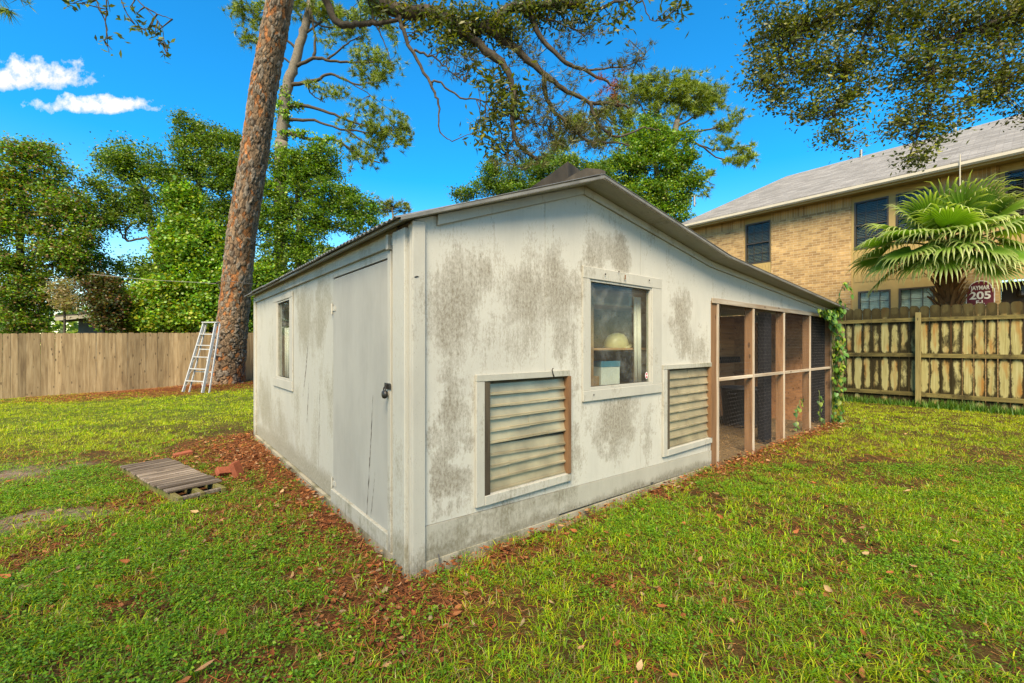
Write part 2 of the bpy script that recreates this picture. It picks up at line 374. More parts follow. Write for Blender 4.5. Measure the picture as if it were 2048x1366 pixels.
M['glass'] = glass('dusty_window_glass', (0.86, 0.88, 0.84), 0.07, 0.05); M['houseglass'] = glass('house_window_glass', (0.8, 0.84, 0.8), 0.10, 0.006)

# ------------------------------------------------------------------ ground
def litter_amount(u, v):
    """how much dead leaf / needle litter lies at a yard point (0..1)"""
    u = np.asarray(u, float); v = np.asarray(v, float)
    n = fbm(u*1.3+40, v*1.3+40, 3)
    left = np.clip(1.25 - (-u) / (0.55 + 0.55*np.clip((v-0.6)/2.2, 0, 1) + 0.5*(n-0.5)), 0, 1) * (u < 0.1) * np.clip((v+0.55)/0.5, 0, 1) * np.clip((5.9-v)/0.5, 0, 1)
    right = np.clip(1.1 - (-v) / (0.32 + 0.45*(n-0.35)), 0, 1) * (v < 0.1) * (u > -0.3) * (u < 8.9)
    corner = np.clip(1.2 - np.hypot(u+0.15, v+0.25) / (0.55+0.5*(n-0.5)), 0, 1)
    pine = np.clip(1.5 - np.hypot((u-0.2)/3.6, (v-15.3)/1.9)*1.0 + 0.8*(n-0.5), 0, 1)
    strip = np.clip((v-15.1)/0.5 + (n-0.5), 0, 1) * (v > 14) * np.clip((u+4)/2, 0, 1)
    patch = np.clip((fbm(u*2.2+7, v*2.2+3, 21) - 0.54) * 4, 0, 0.7) * (v < 4) * np.clip((2.2-u)/1.5, .08, 1)
    return np.clip(np.maximum.reduce([left, right, corner, pine, strip, patch]), 0, 1)
def bare_amount(u, v):
    x, y = u2w(u, v)
    b = 0
    for px, py, rx, ry in ((60, 1040, .55, .35), (60, 945, .8, .45), (20, 1050, .6, .4)):
        cu, cv = gnd(px, py); cx, cy = u2w(cu, cv); b = np.maximum(b, np.clip(1.15 - np.hypot((x-cx)/rx, (y-cy)/ry) + 1.6*(fbm(x*4, y*4, 19)-.5), 0, .85))
    return b
gm, t, out = new_mat('yard_soil')
v, _ = objvec(t, False)
ca = N(t, 'ShaderNodeAttribute', attribute_name='Col')
n1 = noise(t, v, 9, 6, 0.7); n2 = noise(t, v, 60, 4, 0.7)
sc = ramp(t, n2, [(0.3, (0.35, 0.32, 0.28)), (0.7, (1.3, 1.25, 1.2))])
bsdf(t, out, mix(t, 1.0, ca.outputs['Color'], sc, 'MULTIPLY'), 0.95, 0.1, 0, math_(t, 'ADD', n1, math_(t, 'MULTIPLY', n2, .5)), 0.6, 0.02)
def grid_ground():
    xs = np.concatenate([[-300, -120, -60, -35, -24], np.arange(-18, 16.01, 0.12), [20, 28, 45, 90, 300]])
    ys = np.concatenate([[-120, -40, -15, -6, -3], np.arange(-1.5, 19.01, 0.12), [22, 28, 40, 70, 140, 400]])
    X, Y = np.meshgrid(xs, ys); U, V = w2u(X, Y)
    near = (np.abs(X) < 18) & (Y > -2) & (Y < 19.5)
    Z = gh(U, V) + np.where(near, (fbm(X*2.1, Y*2.1, 5)-0.5)*0.035, 0)
    inside = (U > -0.05) & (U < 8.8) & (V > -0.05) & (V < 5.6); Z = np.where(inside, -0.10, Z)
    L = litter_amount(U, V)[..., None]; B = np.asarray(bare_amount(U, V))[..., None]
    n = fbm(X*3, Y*3, 9)[..., None]
    soil = np.array([0.072, 0.038, 0.014])*(0.4+1.0*n) + np.array([0.0, 0.006, 0.0])
    far = np.clip((V-6)/3, 0, 1)[..., None]; soil = soil*(1-far) + np.array([0.060, 0.082, 0.012])*(0.7+0.6*n)*far
    C = soil*(1-L) + np.array([0.115, 0.042, 0.017])*(0.6+0.8*n)*L
    C = C*(1-B) + np.array([0.19, 0.155, 0.12])*(0.6+0.8*n)*B
    C = np.where(inside[..., None], np.array([0.14, 0.10, 0.055]), C)
    ny, nx = X.shape; idx = np.arange(nx*ny).reshape(ny, nx)
    f = np.stack([idx[:-1, :-1], idx[:-1, 1:], idx[1:, 1:], idx[1:, :-1]], -1).reshape(-1, 4)
    o = np_mesh('ground', np.stack([X, Y, Z], -1).reshape(-1, 3), [f], gm, C.reshape(-1, 3), smooth=True)
    tag(o, 'patchy backyard ground of brown soil under the lawn', None, None, 'structure')
grid_ground()

# ------------------------------------------------------------------ shed
shed = yard_empty('shed', 0, 0); tag(shed, 'weathered white shed with mildewed walls, low tin roof and wire coop', 'shed')
PR = [(-0.14, 2.205), (0.0, 2.255), (1.6, 2.835), (3.9, 2.465), (8.56, 2.13), (8.86, 2.105)]
def zr(u):
    for (a, za), (b, zb) in zip(PR, PR[1:]):
        if u <= b: return za + (zb-za)*(u-a)/(b-a)
    return PR[-1][1]
W_G = (1.706, 2.633, 1.077, 2.013); L1 = (0.535, 1.42, 0.375, 1.19); L2 = (2.925, 3.90, 0.34, 1.19)
SEAM = lambda u: 0.275 - 0.026*u
gp = empty('gable_wall'); gp.parent = shed
g0 = 0.0
for a, b in ((0.0, 1.146), (1.150, 2.465), (2.469, 3.925)):
    mb = MB(); holes_panel(mb, a, b, 0.30, lambda x: zr(x)-0.005, [W_G, L1, L2], 0.0, 0.04, (1.6, 3.9)); mb.build('siding_panel', M['gable'], gp)
    mb = MB()
    mb.quadbox([(a, 0.001, SEAM(a)+.004), (b, 0.001, SEAM(b)+.004), (b, 0.04, SEAM(b)+.004), (a, 0.04, SEAM(a)+.004), (a, 0.001, 0.2996), (b, 0.001, 0.2996), (b, 0.04, 0.2996), (a, 0.04, 0.2996)]); mb.build('siding_panel', M['gable'], gp)
for a, b in ((0.0, 1.30), (1.304, 3.93)):
    mb = MB(); mb.quadbox([(a, -.006, 0.05), (b, -.006, 0.0), (b, .04, 0.0), (a, .04, 0.05), (a, -.006, SEAM(a)), (b, -.006, SEAM(b)), (b, .04, SEAM(b)), (a, .04, SEAM(a))]); mb.build('skirt_board', M['skirt'], gp)
MB().quadbox([(0, -.022, -.15), (3.93, -.022, -.15), (3.93, .04, -.15), (0, .04, -.15), (0, -.016, .047), (3.93, -.016, -.003), (3.93, .04, -.003), (0, .04, .047)]).build('footing', M['concrete'], gp)
# strip of wall above the cage and below the roof
mb = MB(); holes_panel(mb, 3.925, 8.56, 1.985, lambda x: zr(x)-0.004, [], 0.001, 0.04); mb.build('siding_panel', M['gable'], gp)
# rake boards under the roof edge
def rake(a, b, w=0.075, d0=-0.022):
    mb = MB(); mb.quadbox([(a, d0, zr(a)-w), (b, d0, zr(b)-w), (b, -.001, zr(b)-w), (a, -.001, zr(a)-w), (a, d0, zr(a)-.003), (b, d0, zr(b)-.003), (b, -.001, zr(b)-.003), (a, -.001, zr(a)-.003)])
    mb.build('rake_board', M['trim'], gp, bevel=.003)
rake(0.155, 1.598); rake(1.602, 3.898); rake(3.902, 8.56)
# corner boards
mb = MB(); mb.box(-.028, .062, -.026, -.001, -0.03, 2.235); mb.build('corner_board', M['trim'], shed, bevel=.003)
mb = MB(); mb.box(-.055, -.001, .035, .215, -0.06, 2.20); mb.build('corner_board', M['side'], shed, bevel=.004)
mb = MB(); mb.box(-.030, -.002, -.0005, .034, -0.06, 2.22); mb.build('corner_board', M['trim'], shed, bevel=.003)
# small bent nails and wires on the gable
def nail(px, py, v=-.004, L=.05):
    u, z = on_v(px, py); MB().tube([(u, v, z), (u+.004, v-.02, z+.006), (u+.02, v-.022, z+.012), (u+L*.7, v-.02, z+.010)], [.004, .006, .005, .002], 5).build('bent_nail', M['darkmetal'], shed)
nail(825, 557); nail(1300, 966, L=.02)
u, z = on_v(1100, 747); MB().tube([(u+.02, -.03, z-.03), (u, -.035, z), (u-.006, -.03, z+.03), (u+.006, -.03, z+.045)], .005, 5).build('wire_hook', M['darkmetal'], shed)
u, z = on_v(872, 1108); MB().tube([(u, -.03, z+.01), (u+.005, -.05, z-.05), (u+.04, -.09, z-.10)], .005, 5).build('wire_hook', M['wire'], shed)

M['darkjamb'] = wood('dark_jamb_recess_shade', (.055, .042, .027), (.085, .066, .042), (.03, .022, .014), 2, 10, knots=False)  # dark jamb wood, darkened further for the deep recess shadow
def louver(rect, n, broken=()):
    a, b, z0, z1 = rect
    lv = empty('louver_vent'); lv.parent = shed
    t_ = M['trimdirty']
    MB().box(a-.075, b-.002, -.026, -.001, z1, z1+.05).build('casing', t_, lv, bevel=.003)
    MB().box(a-.075, a-.001, -.024, -.001, z0-.07, z1-.001).build('casing', M['trim'], lv, bevel=.003)
    MB().quadbox([(a, -.028, z0-.07), (b+.01, -.028, z0-.065), (b+.01, -.001, z0-.065), (a, -.001, z0-.07), (a, -.028, z0-.002), (b+.01, -.028, z0-.002), (b+.01, -.001, z0-.002), (a, -.001, z0-.002)]).build('sill', M['trim'], lv, bevel=.003)
    MB().box(a, a+.048, -.020, .12, z0, z1).build('jamb', M['darkjamb'], lv)
    MB().box(b-.03, b, -.034, .12, z0, z1).build('jamb', M['rawwood'], lv)
    MB().box(a+.046, b-.031, .03, .12, z1-.02, z1).build('head', M['darkjamb'], lv)
    MB().box(a, b, .14, .15, z0, z1).build('backing', M['inside'], lv)
    pitch = (z1-z0-.02)/n
    for k in range(n):
        zt = z0 + pitch*(k+1) + .004; zb = z0 + pitch*k - .004
        tilt = broken.count(k)*0.028
        mb = MB(); x0, x1 = a+.047, b-.032
        prof = [(.050, zt+.004), (.034, zt-.004), (.026, zt-.010), (.014, zb+.026), (.004, zb+.020), (.003, zb+.008), (.014, zb+.003)]
        th = .003; bend = random.uniform(-.0012, .0012)
        for seg in range(4):
            xa = x0+(x1-x0)*seg/4; xb = x0+(x1-x0)*(seg+1)/4
            for (ya, za), (yb, zb_) in zip(prof, prof[1:]):
                def q(x): return bend*math.sin(3.1*(x-x0)/(x1-x0)) - tilt*(x-x0)/(x1-x0)
                mb.poly([(xa, ya, za+q(xa)), (xb, ya, za+q(xb)), (xb, yb, zb_+q(xb)), (xa, yb, zb_+q(xa))])
        o = mb.build('slat', M['slat'], lv); md = o.modifiers.new('solid', 'SOLIDIFY'); md.thickness = th; md.offset = 1
louver(L1, 9, (3,)); louver(L2, 9)

def window(rect, outer, frame='x'):
    """gable-plane window; for the side wall the same parts with x->v and y->u"""
    a, b, z0, z1 = rect; A, Bo, Z0, Z1 = outer
    w = empty('window'); w.parent = shed
    def bx(x0, x1, y0, y1, q0, q1, name, mat, bev=.003):
        mb = MB(); mb.box(x0, x1, y0, y1, q0, q1) if frame == 'x' else mb.box(y0, y1, x0, x1, q0, q1)
        return mb.build(name, mat, w, bevel=bev)
    d = -.016
    bx(A, Bo, d, -.001, z1+.022, Z1, 'casing', M['trim']); bx(A, Bo, d-.003, -.001, Z0, z0-.028, 'sill', M['trim'])
    bx(A, a-.022, d+.002, -.001, z0-.028, z1+.022, 'casing', M['trim']); bx(b+.022, Bo, d+.002, -.001, z0-.028, z1+.022, 'casing', M['trim'])
    for args in ((a-.022, b+.022, -.006, .045, z1, z1+.022), (a-.022, b+.022, -.012, .045, z0-.028, z0), (a-.022, a, -.006, .045, z0, z1), (b, b+.022, -.006, .045, z0, z1)):
        bx(*args, 'frame', M['trim'], .002)
    bx(a, b, .018, .022, z0, z1, 'pane', M['glass'], 0)
    return w
wg = window(W_G, (1.59, 2.83, .955, 2.14))
for px, py, r in ((1206, 549, .009), (1294, 561, .009), (1183, 789, .007), (1233, 544, .008)):
    u, z = on_v(px, py); MB().lathe([(0.0001, .006), (r*.7, .005), (r, 0)], 8, Matrix.Translation((u, -.027, z)) @ Matrix.Rotation(R(90), 4, 'X')).build('screw_head', M['darkmetal'], wg)
u, z = on_v(1246, 555); rs = plain('rust_stain', (0.20, 0.08, 0.025), .9)
MB().prism([(u-.012, z-.02), (u-.002, z-.026), (u+.008, z-.012), (u+.004, z+.004), (u+.011, z+.016), (u, z+.024), (u-.010, z+.012), (u-.004, z)], lambda p, s: (p[0], -.0268-.001*s, p[1])).build('rust_spot', rs, wg)
# alarm sticker in the lower corner of the pane
u, z = on_v(1293, 751, .017)
MB().prism([(u+.022*math.cos(k*.5236)*(1+.15*math.cos(2*k*.5236)), z+.036*math.sin(k*.5236)) for k in range(12)], lambda p, s: (p[0], .0172-.0008*s, p[1])).build('sticker', plain('white_sticker', (.7, .62, .6)), wg)
for k in (-1, 1):
    MB().prism([(u+.014*math.cos(q*.785), z+k*.015+.010*math.sin(q*.785)) for q in range(8)], lambda p, s: (p[0], .0163-.0006*s, p[1])).build('sticker_mark', plain('red_sticker', (.5, .06, .07)), wg)
W_L = (3.26, 3.91, 1.04, 2.0)
ws = window(W_L, (3.09, 4.13, .90, 2.085), 'y')

# left wall
DOOR = (0.352, 1.616, 0.02, 2.07)
sp = empty('side_wall'); sp.parent = shed
for a, b in ((0.0, 0.35), (0.354, 1.614), (1.618, 2.83), (2.834, 4.05), (4.054, 5.50)):
    mb = MB(); xs = []
    hol = [W_L, (DOOR[0], DOOR[1], -1, DOOR[3]), (4.05, 4.054, 0, 3)]
    # built in v/z then swapped into the u plane
    tmp = MB(); holes_panel(tmp, a, b, 0.03, lambda x: 2.25, hol, 0.0, 0.04)
    mb.v = [(p[1], p[0], p[2]) for p in tmp.v]; mb.f = tmp.f
    if mb.f: mb.build('siding_panel', M['side'], sp)
MB().box(-.030, .04, .02, 5.52, -.15, .018).build('footing', M['concrete'], sp)
MB().box(-.024, -.001, .22, 5.45, 2.13, 2.245).build('eave_board', M['side'], sp, bevel=.003)
MB().box(-.030, -.001, 5.41, 5.53, -.05, 2.23).build('corner_board', M['trim'], shed, bevel=.003)
# jagged splits in the old siding
M['split'] = plain('dark_split', (0.05, 0.03, 0.018), .9)
def crack(pts, w, parent=sp, x=-.0022):
    P = []
    path = [on_u(*p) for p in pts]
    L = []
    for (a, za), (b, zb) in zip(path, path[1:]):
        for k in range(22): L.append((a+(b-a)*k/22, za+(zb-za)*k/22))
    n = len(L); lft = []; rgt = []
    for i, (y, z) in enumerate(L):
        ww = w*(.25+.75*math.sin(math.pi*min(1, (i+.5)/n)))*random.choice((.15, .4, .8, 1.3)); j = random.uniform(-.004, .004)
        lft.append((y-ww+j, z)); rgt.append((y+ww+j, z+random.uniform(-.006, .006)))
    mb = MB()
    for i in range(n-1): mb.poly([(x, *lft[i]), (x, *rgt[i]), (x, *rgt[i+1]), (x, *lft[i+1])])
    mb.build('crack', M['split'], parent)
crack([(617, 680), (612, 740), (606, 795)], .007); crack([(618, 765), (614, 850)], .006); crack([(640, 765), (637, 960)], .003)
# door
door = empty('door'); door.parent = shed
MB().box(-.006, .034, DOOR[0]+.012, DOOR[1]-.010, DOOR[2]+.10, DOOR[3]-.016).build('door_leaf', M['door'], door, bevel=.003)
MB().box(-.030, .030, DOOR[0]+.010, DOOR[1]-.012, DOOR[2]-.006, DOOR[2]+.112).build('kick_board', M['trimdirty'], door, bevel=.004)
MB().box(-.028, -.001, DOOR[0]-.045, DOOR[0]+.006, -.02, 2.10).build('jamb', M['trim'], door, bevel=.003)
MB().box(-.05, -.001, DOOR[0]-.05, DOOR[0]-.012, 2.105, 2.21).build('stop_block', M['trim'], door, bevel=.003)
MB().box(.02, .04, DOOR[0]+.01, DOOR[1]-.01, DOOR[3]-.018, DOOR[3]).build('gap_shadow_strip', M['blackcloth'], door)  # black strip painting the shadow of the gap over the leaf
for px, py in ((668, 618), (668, 1010-45)):
    v_, z = on_u(px, py); hg = MB(); hg.tube([(-.016, v_+.01, z-.05), (-.016, v_+.01, z+.05)], .009, 8); hg.box(-.012, -.005, v_-.07, v_+.01, z-.02, z+.02); hg.box(-.012, -.004, v_+.01, v_+.05, z-.035, z+.035)
    hg.build('hinge', M['trim'], door)
v_, z = on_u(783, 772)
lt = MB(); lt.box(-.034, -.028, v_-.055, v_+.045, z-.020, z+.022); lt.box(-.046, -.034, v_-.012, v_+.014, z-.016, z+.016); lt.build('hasp', M['darkmetal'], door, bevel=.002)
pl = MB(); pl.lathe([(.001, -.014), (.026, -.012), (.030, 0), (.026, .012), (.001, .014)], 16, Matrix.Translation((-.052, v_-.004, z-.055)) @ Matrix.Rotation(R(90), 4, 'Y'))
lock = pl.build('padlock', M['darkmetal'], door, True)
MB().tube([(-.052, v_-.004+.018*math.cos(a), z-.036+.034*math.sin(a)) for a in [k*math.pi/8 for k in range(9)]], .0045, 6).build('shackle', M['darkmetal'], lock)
crack([(748, 790), (741, 930), (733, 1068)], .0055, door, -.0075); crack([(752, 945), (742, 1050)], .0025, door, -.0075)

# other walls, partition and slab (seen through windows and wire)
mb = MB(); holes_panel(mb, 0.0, 3.95, -.1, lambda x: zr(x)-.01, [(1.0, 2.6, .95, 2.0)], 5.46, 5.50, (1.6, 3.9)); mb.build('back_wall', M['inside'], shed)  # back opening added to let daylight into the room
mb = MB()
for k in range(14):
    z0 = -.1+k*.165; mb = MB(); mb.box(3.99, 8.54, 1.72, 1.74, z0, z0+.163)
    if z0+.155 < 2.15: mb.build('back_board', M['boards'], shed)
mb = MB(); mb.box(3.955, 3.985, .045, 5.50, -.1, 2.44); mb.build('partition', M['boards'], shed)
MB().box(.05, 3.94, .05, 5.45, -.05, -.01).build('floor_slab', M['concrete'], shed)
MB().box(8.545, 8.56, .06, .34, -.1, 2.12).build('shade_cloth', M['blackcloth'], shed)
for k in range(13): MB().box(8.548, 8.565, .345, 5.5, -.1+k*.168, .0665+k*.168).build('end_board', M['boards'], shed)
MB().box(3.99, 8.54, .05, 2.61, -.09, -.05).build('run_floor', plain('straw_floor_base', (.17, .115, .06), .95, .1, 0, .6, 30), shed)
# roof: tin sheets over a boarded deck
roof = empty('roof'); roof.parent = shed
def deck(a, b, oa, ob, name='roof_deck', mat=None):
    MB().quadbox([(a, -oa, zr(a)), (b, -ob, zr(b)), (b, 5.62, zr(b)), (a, 5.62, zr(a)), (a, -oa, zr(a)+.020), (b, -ob, zr(b)+.020), (b, 5.62, zr(b)+.020), (a, 5.62, zr(a)+.020)]).build(name, mat or M['soffit'], roof)
deck(-.10, 1.598, .03, .21)
sx = [1.602, 2.60, 3.898]
for a, b in zip(sx, sx[1:]): deck(a, b-.004, .22, .22)
sx = [3.902, 5.4, 7.1, 8.80]
for a, b in zip(sx, sx[1:]): deck(a, b-.004, .22, .22)
def tin(a, b, v0a, v0b, v1, off=.036, amp=.011, lap=0):
    """corrugated sheet from (a) down to (b); ribs run down the slope"""
    n = max(2, int((v1 - min(v0a, v0b))/.019)); mb = MB(); rows = []
    for i, uu in enumerate((a, (a+b)/2, b)):
        v0 = v0a + (v0b-v0a)*i/2; base = len(mb.v); rows.append(base)
        for k in range(n+1):
            vv = v0+(v1-v0)*k/n; mb.v.append((uu, vv, zr(uu)+off+lap+amp*math.cos(2*math.pi*vv/.076)))
    for i in range(2):
        for k in range(n): mb.f.append((rows[i]+k, rows[i]+k+1, rows[i+1]+k+1, rows[i+1]+k))
    o = mb.build('roof_sheet', M['tin'], roof); md = o.modifiers.new('solid', 'SOLIDIFY'); md.thickness = .003
edges = [0, .82, 1.66, 2.48, 3.32, 4.15, 4.98, 5.68]
for k, (a, b) in enumerate(zip(edges, edges[1:])):
    tin(-.125 - random.uniform(0, .025), 1.58, (-.045 if k == 0 else a), (-.235 if k == 0 else a), b+.03, .033, .009, .004*(k % 2))
for k, (a, b) in enumerate(zip(edges, edges[1:])):
    a2 = -.24 if k == 0 else a
    tin(1.60, 3.95, a2, a2, b+.03, .031, .008, .004*(k % 2)); tin(3.93, 8.88, a2, a2, b+.03, .031, .008, .004*(k % 2))
# flat metal drip edge along the two front rakes
for a, b, oa, ob in ((-.12, 1.60, .050, .232), (1.60, 3.9, .235, .235), (3.9, 8.88, .235, .235)):
    MB().quadbox([(a, -oa-.006, zr(a)+.002), (b, -ob-.006, zr(b)+.002), (b, -ob, zr(b)+.002), (a, -oa, zr(a)+.002), (a, -oa-.006, zr(a)+.023), (b, -ob-.006, zr(b)+.023), (b, -ob, zr(b)+.023), (a, -oa, zr(a)+.023)]).build('drip_edge', M['dripedge'], roof)
# ridge sheets that have blown loose and stand up at the gable end
def bent_sheet(pts, name='loose_ridge_sheet'):
    mb = MB(); mb.v = [tuple(p) for p in pts]; n = len(pts)//2; mb.f = [(i, i+1, n+i+1, n+i) for i in range(n-1)]
    o = mb.build(name, M['rusttin'], roof); md = o.modifiers.new('solid', 'SOLIDIFY'); md.thickness = .006
def rp(px, py, v): u_, z_ = on_v(px, py, v); return (u_, v, z_)
def flap(top, base, dv, v0):
    t_ = [rp(px, py, v0+dv*k) for k, (px, py) in enumerate(top)]; b_ = [rp(px, py, v0-.03+dv*k) for k, (px, py) in enumerate(base)]
    bent_sheet(t_ + b_)
flap([(1068, 371), (1099, 350), (1136, 323), (1150, 333), (1166, 345)], [(1052, 382), (1095, 377), (1137, 368), (1150, 365), (1168, 360)], .10, .20)
flap([(1120, 366), (1150, 347), (1172, 336), (1200, 338), (1211, 342)], [(1120, 372), (1150, 364), (1172, 358), (1200, 352), (1211, 348)], .04, -.10)

# wire run at the low end
CP = [(4.068, 4.112), (5.12, 5.164), (6.256, 6.30), (7.463, 7.507), (8.656, 8.70)]
cage = empty('coop_front'); cage.parent = shed
for i, (a, b) in enumerate(CP):
    MB().box(a, b, .0022, .105, -.12, 1.975).build('post', M['rawwood'], cage, bevel=.003)
    MB().box(a-.001, b+.004, -.014, .0018, -.10, 2.02 if i in (0, 4) else 1.955).build('post_batten', M['paleedge'], cage, bevel=.003)
MB().box(3.935, 4.066, .0, .105, -.12, 1.985).build('post', M['rawwood'], cage, bevel=.003)
MB().box(3.935, 8.71, -.020, -.0015, 1.958, 2.022).build('top_rail', M['paleedge_x'], cage, bevel=.003)
for (a0, a1), (b0, b1) in zip(CP, CP[1:]):
    MB().box(a1+.004, b0-.001, -.012, .035, 1.000, 1.040).build('middle_rail', M['paleedge_x'], cage, bevel=.003)
    # hexagonal netting, three-sided wires
    mb = MB(); cw, ch = .050, .066; r = .0006
    nx = int((b0-a1)/cw)+1; nz = int(2.02/(ch*.75))+1
    def hexp(i, j): return None
    segs = set()
    for j in range(nz):
        for i in range(nx):
            cx = a1 + (i+.5*(j % 2))*cw; cz = -.05+j*ch*.75
            p = [(cx, cz-ch/2), (cx+cw/2, cz-ch/4), (cx+cw/2, cz+ch/4), (cx, cz+ch/2), (cx-cw/2, cz+ch/4), (cx-cw/2, cz-ch/4)]
            for q0, q1 in zip(p, p[1:]+p[:1]):
                k0 = (round(q0[0], 3), round(q0[1], 3)); k1 = (round(q1[0], 3), round(q1[1], 3))
                if max(k0[0], k1[0]) > b0+.01 or min(k0[0], k1[0]) < a1-.01 or max(k0[1], k1[1]) > 1.97: continue
                segs.add((min(k0, k1), max(k0, k1)))
    for k0, k1 in segs:
        d = Vector((k1[0]-k0[0], 0, k1[1]-k0[1])).normalized(); sd = Vector((d.z, 0, -d.x))
        c = len(mb.v)
        for k in (k0, k1):
            p = Vector((k[0], .004, k[1]))
            mb.v += [tuple(p+sd*r), tuple(p-sd*r), tuple(p+Vector((0, -r*1.6, 0)))]
        mb.f += [(c, c+1, c+4, c+3), (c+1, c+2, c+5, c+4), (c+2, c, c+3, c+5)]
    me = bpy.data.meshes.new('chicken_wire'); me.from_pydata(mb.v, [], mb.f); me.materials.append(M['wire'])
    tag(link_mesh('chicken_wire', me, cage), kind='stuff')
# black cloth post inside the run, then a shadow band bar
MB().box(5.85, 6.10, .10, .22, -.08, 1.95).build('wrapped_post', M['blackcloth'], cage, bevel=.02)
MB().box(4.0, 8.5, 1.58, 1.70, 1.08, 1.20).build('shadow_band_bar', M['blackcloth'], cage)  # black bar standing in for the dark shadow band along the back

# ------------------------------------------------------------------ things inside the shed and the run
def yl(u, v, z=0.0): x, y = u2w(u, v); return (x, y, z)
SV = .36                                           # depth of the things behind the pane
def zat(px, py, v=SV): return on_v(px, py, v)[1]
def uat(px, py, v=SV): return on_v(px, py, v)[0]
shelf = yard_empty('shelf_unit', 0, 0); tag(shelf, 'open pine shelves standing just behind the shed window', 'shelf')
z_top, z_mid, z_low = zat(1240, 609, .20), zat(1240, 696, .20), zat(1240, 772, .30)
x0, x1 = uat(1160, 700), uat(1316, 700)
for z in (z_top, z_mid): MB().box(x0, x1, .20, .58, z-.022, z).build('shelf_board', M['shelf'], shelf, bevel=.002)
MB().box(x0, x1, .08, .75, z_low-.03, z_low).build('shelf_board', M['shelf'], shelf, bevel=.002)
for x in (x0-.02, x1-.02): MB().box(x, x+.035, .20, .58, -.01, 2.25).build('upright', M['shelf'], shelf)
MB().box(x0+.02, uat(1262, 590, .5), .30, .32, z_top+.0, z_top+.16).build('back_strip', M['shelf'], shelf)
# hard hat
hat = yard_empty('hard_hat', uat(1236, 690), .38, z_mid + .006); hat.rotation_euler = (R(4), R(-12), YAW); tag(hat, 'dull cream hard hat on the middle shelf inside the shed', 'hard hat')
cream = plain('dull_cream_plastic', (.50, .46, .25), .4, .4)
prof = [(.150, .0), (.152, .02), (.148, .06), (.130, .105), (.095, .14), (.05, .158), (.001, .163)]
mb = MB(); mb.lathe([(r*1.0, z) for r, z in prof], 24); mb.v = [(x*1.0, y*.78, z*.95) for x, y, z in mb.v]; mb.build('shell', cream, hat, True)
mb = MB(); mb.lathe([(.150, .012), (.185, .002), (.182, -.003), (.148, .004)], 24); mb.v = [(x*1.0 + (.025 if x > 0.1 else 0), y*.80, z) for x, y, z in mb.v]; mb.build('brim', cream, hat, True)
def carton(name, label, px0, px1, pyb, h, v, d, mat, lid=None, rz=0.0, z=None):
    ua, ub = on_v(px0, pyb, v)[0], on_v(px1, pyb, v)[0]
    e = yard_empty(name, (ua+ub)/2, v, z, rz); tag(e, label, 'box'); w = (ub-ua)
    MB().box(-w/2, w/2, 0, d, 0, h*(.78 if lid else 1)).build('carton', mat, e, bevel=.003)
    if lid: MB().box(-w/2-.004, w/2+.004, -.004, d+.004, h*.78, h).build('lid', lid, e, bevel=.003)
whitebox = plain('white_carton', (.52, .56, .54), .6); bluelid = plain('blue_carton_lid', (.05, .20, .30), .5)
carton('storage_box', 'white carton with a blue lid on the lowest shelf', 1206, 1236, 760, .27, .26, .16, whitebox, bluelid, R(-12), z_low)
carton('storage_box', 'small brown cardboard box beside the blue-lidded carton', 1182, 1199, 760, .12, .30, .12, plain('brown_cardboard', (.25, .15, .07), .8), None, 0, z_low)
carton('storage_box', 'small white carton with a blue stripe on the top shelf', 1258, 1280, 600, .12, .30, .10, whitebox, None, R(15), z_top)
cu = yard_empty('window_curtain', 0, 0); tag(cu, 'narrow white curtain hanging beside the shelves in the shed', 'curtain')
mb = MB(); xa, xb = uat(1276, 690, .12), uat(1287, 690, .12)
pts = [(xa+(xb-xa)*k/12, .16+.02*math.sin(k*1.9)) for k in range(13)]
for (a, ya), (b, yb) in zip(pts, pts[1:]): mb.poly([(a, ya, z_low), (b, yb, z_low), (b*.985+.03, yb, 1.95), (a*.985+.03, ya, 1.95)])
o = mb.build('cloth', M['curtain'], cu, True); o.modifiers.new('s', 'SOLIDIFY').thickness = .003
cu2 = yard_empty('window_blind', 0, 0); tag(cu2, 'pale cloth hung inside the small window beside the door', 'blind')
mb = MB()
for k in range(14):
    a = 3.2+k*.055; mb.poly([(.10+.012*math.sin(k*1.7), a, .95), (.10+.012*math.sin((k+1)*1.7), a+.055, .95), (.10+.012*math.sin((k+1)*1.7), a+.055, 1.68), (.10+.012*math.sin(k*1.7), a, 1.68)])
mb.build('cloth', M['curtain'], cu2, True).modifiers.new('s', 'SOLIDIFY').thickness = .003
# run contents
def bin_(u, v, r, h, label, z=-.05):
    b = yard_empty('bin', u, v, z); tag(b, label, 'bin')
    MB().lathe([(.001, 0), (r*.82, 0), (r*.86, .02), (r, h-.03), (r*1.07, h-.03), (r*1.07, h), (r*.96, h), (r*.80, .03), (.001, .03)], 24).build('body', M['black'], b, True)
    for s in (-1, 1): MB().tube([(s*r*1.05, -.06, h-.09), (s*r*1.16, -.05, h-.10), (s*r*1.16, .05, h-.10), (s*r*1.05, .06, h-.09)], .011, 6).build('handle', M['black'], b)
bin_(4.62, .62, .30, .80, 'black plastic bin inside the wire run, beside the leaning board')
bin_(5.62, 1.2, .33, .78, 'black plastic bin deeper in the run behind the second bay')
bin_(7.15, 1.0, .34, .72, 'black plastic tub behind the third bay with leaves before it')
lb = yard_empty('leaning_board', 0, 0); tag(lb, 'raw plank leaning diagonally inside the first bay of the run', 'board')
MB().bar((4.62, .28, -.04), (5.35, 1.1, 1.55), .09, .03).build('plank', M['rawwood'], lb)
hb = yard_empty('hanging_box', 0, 0); tag(hb, 'pale rusty metal box fixed under the roof of the run', 'metal box')
MB().box(5.75, 6.22, .24, .36, 1.80, 1.92).build('metal_case', M['tin'], hb, bevel=.01)

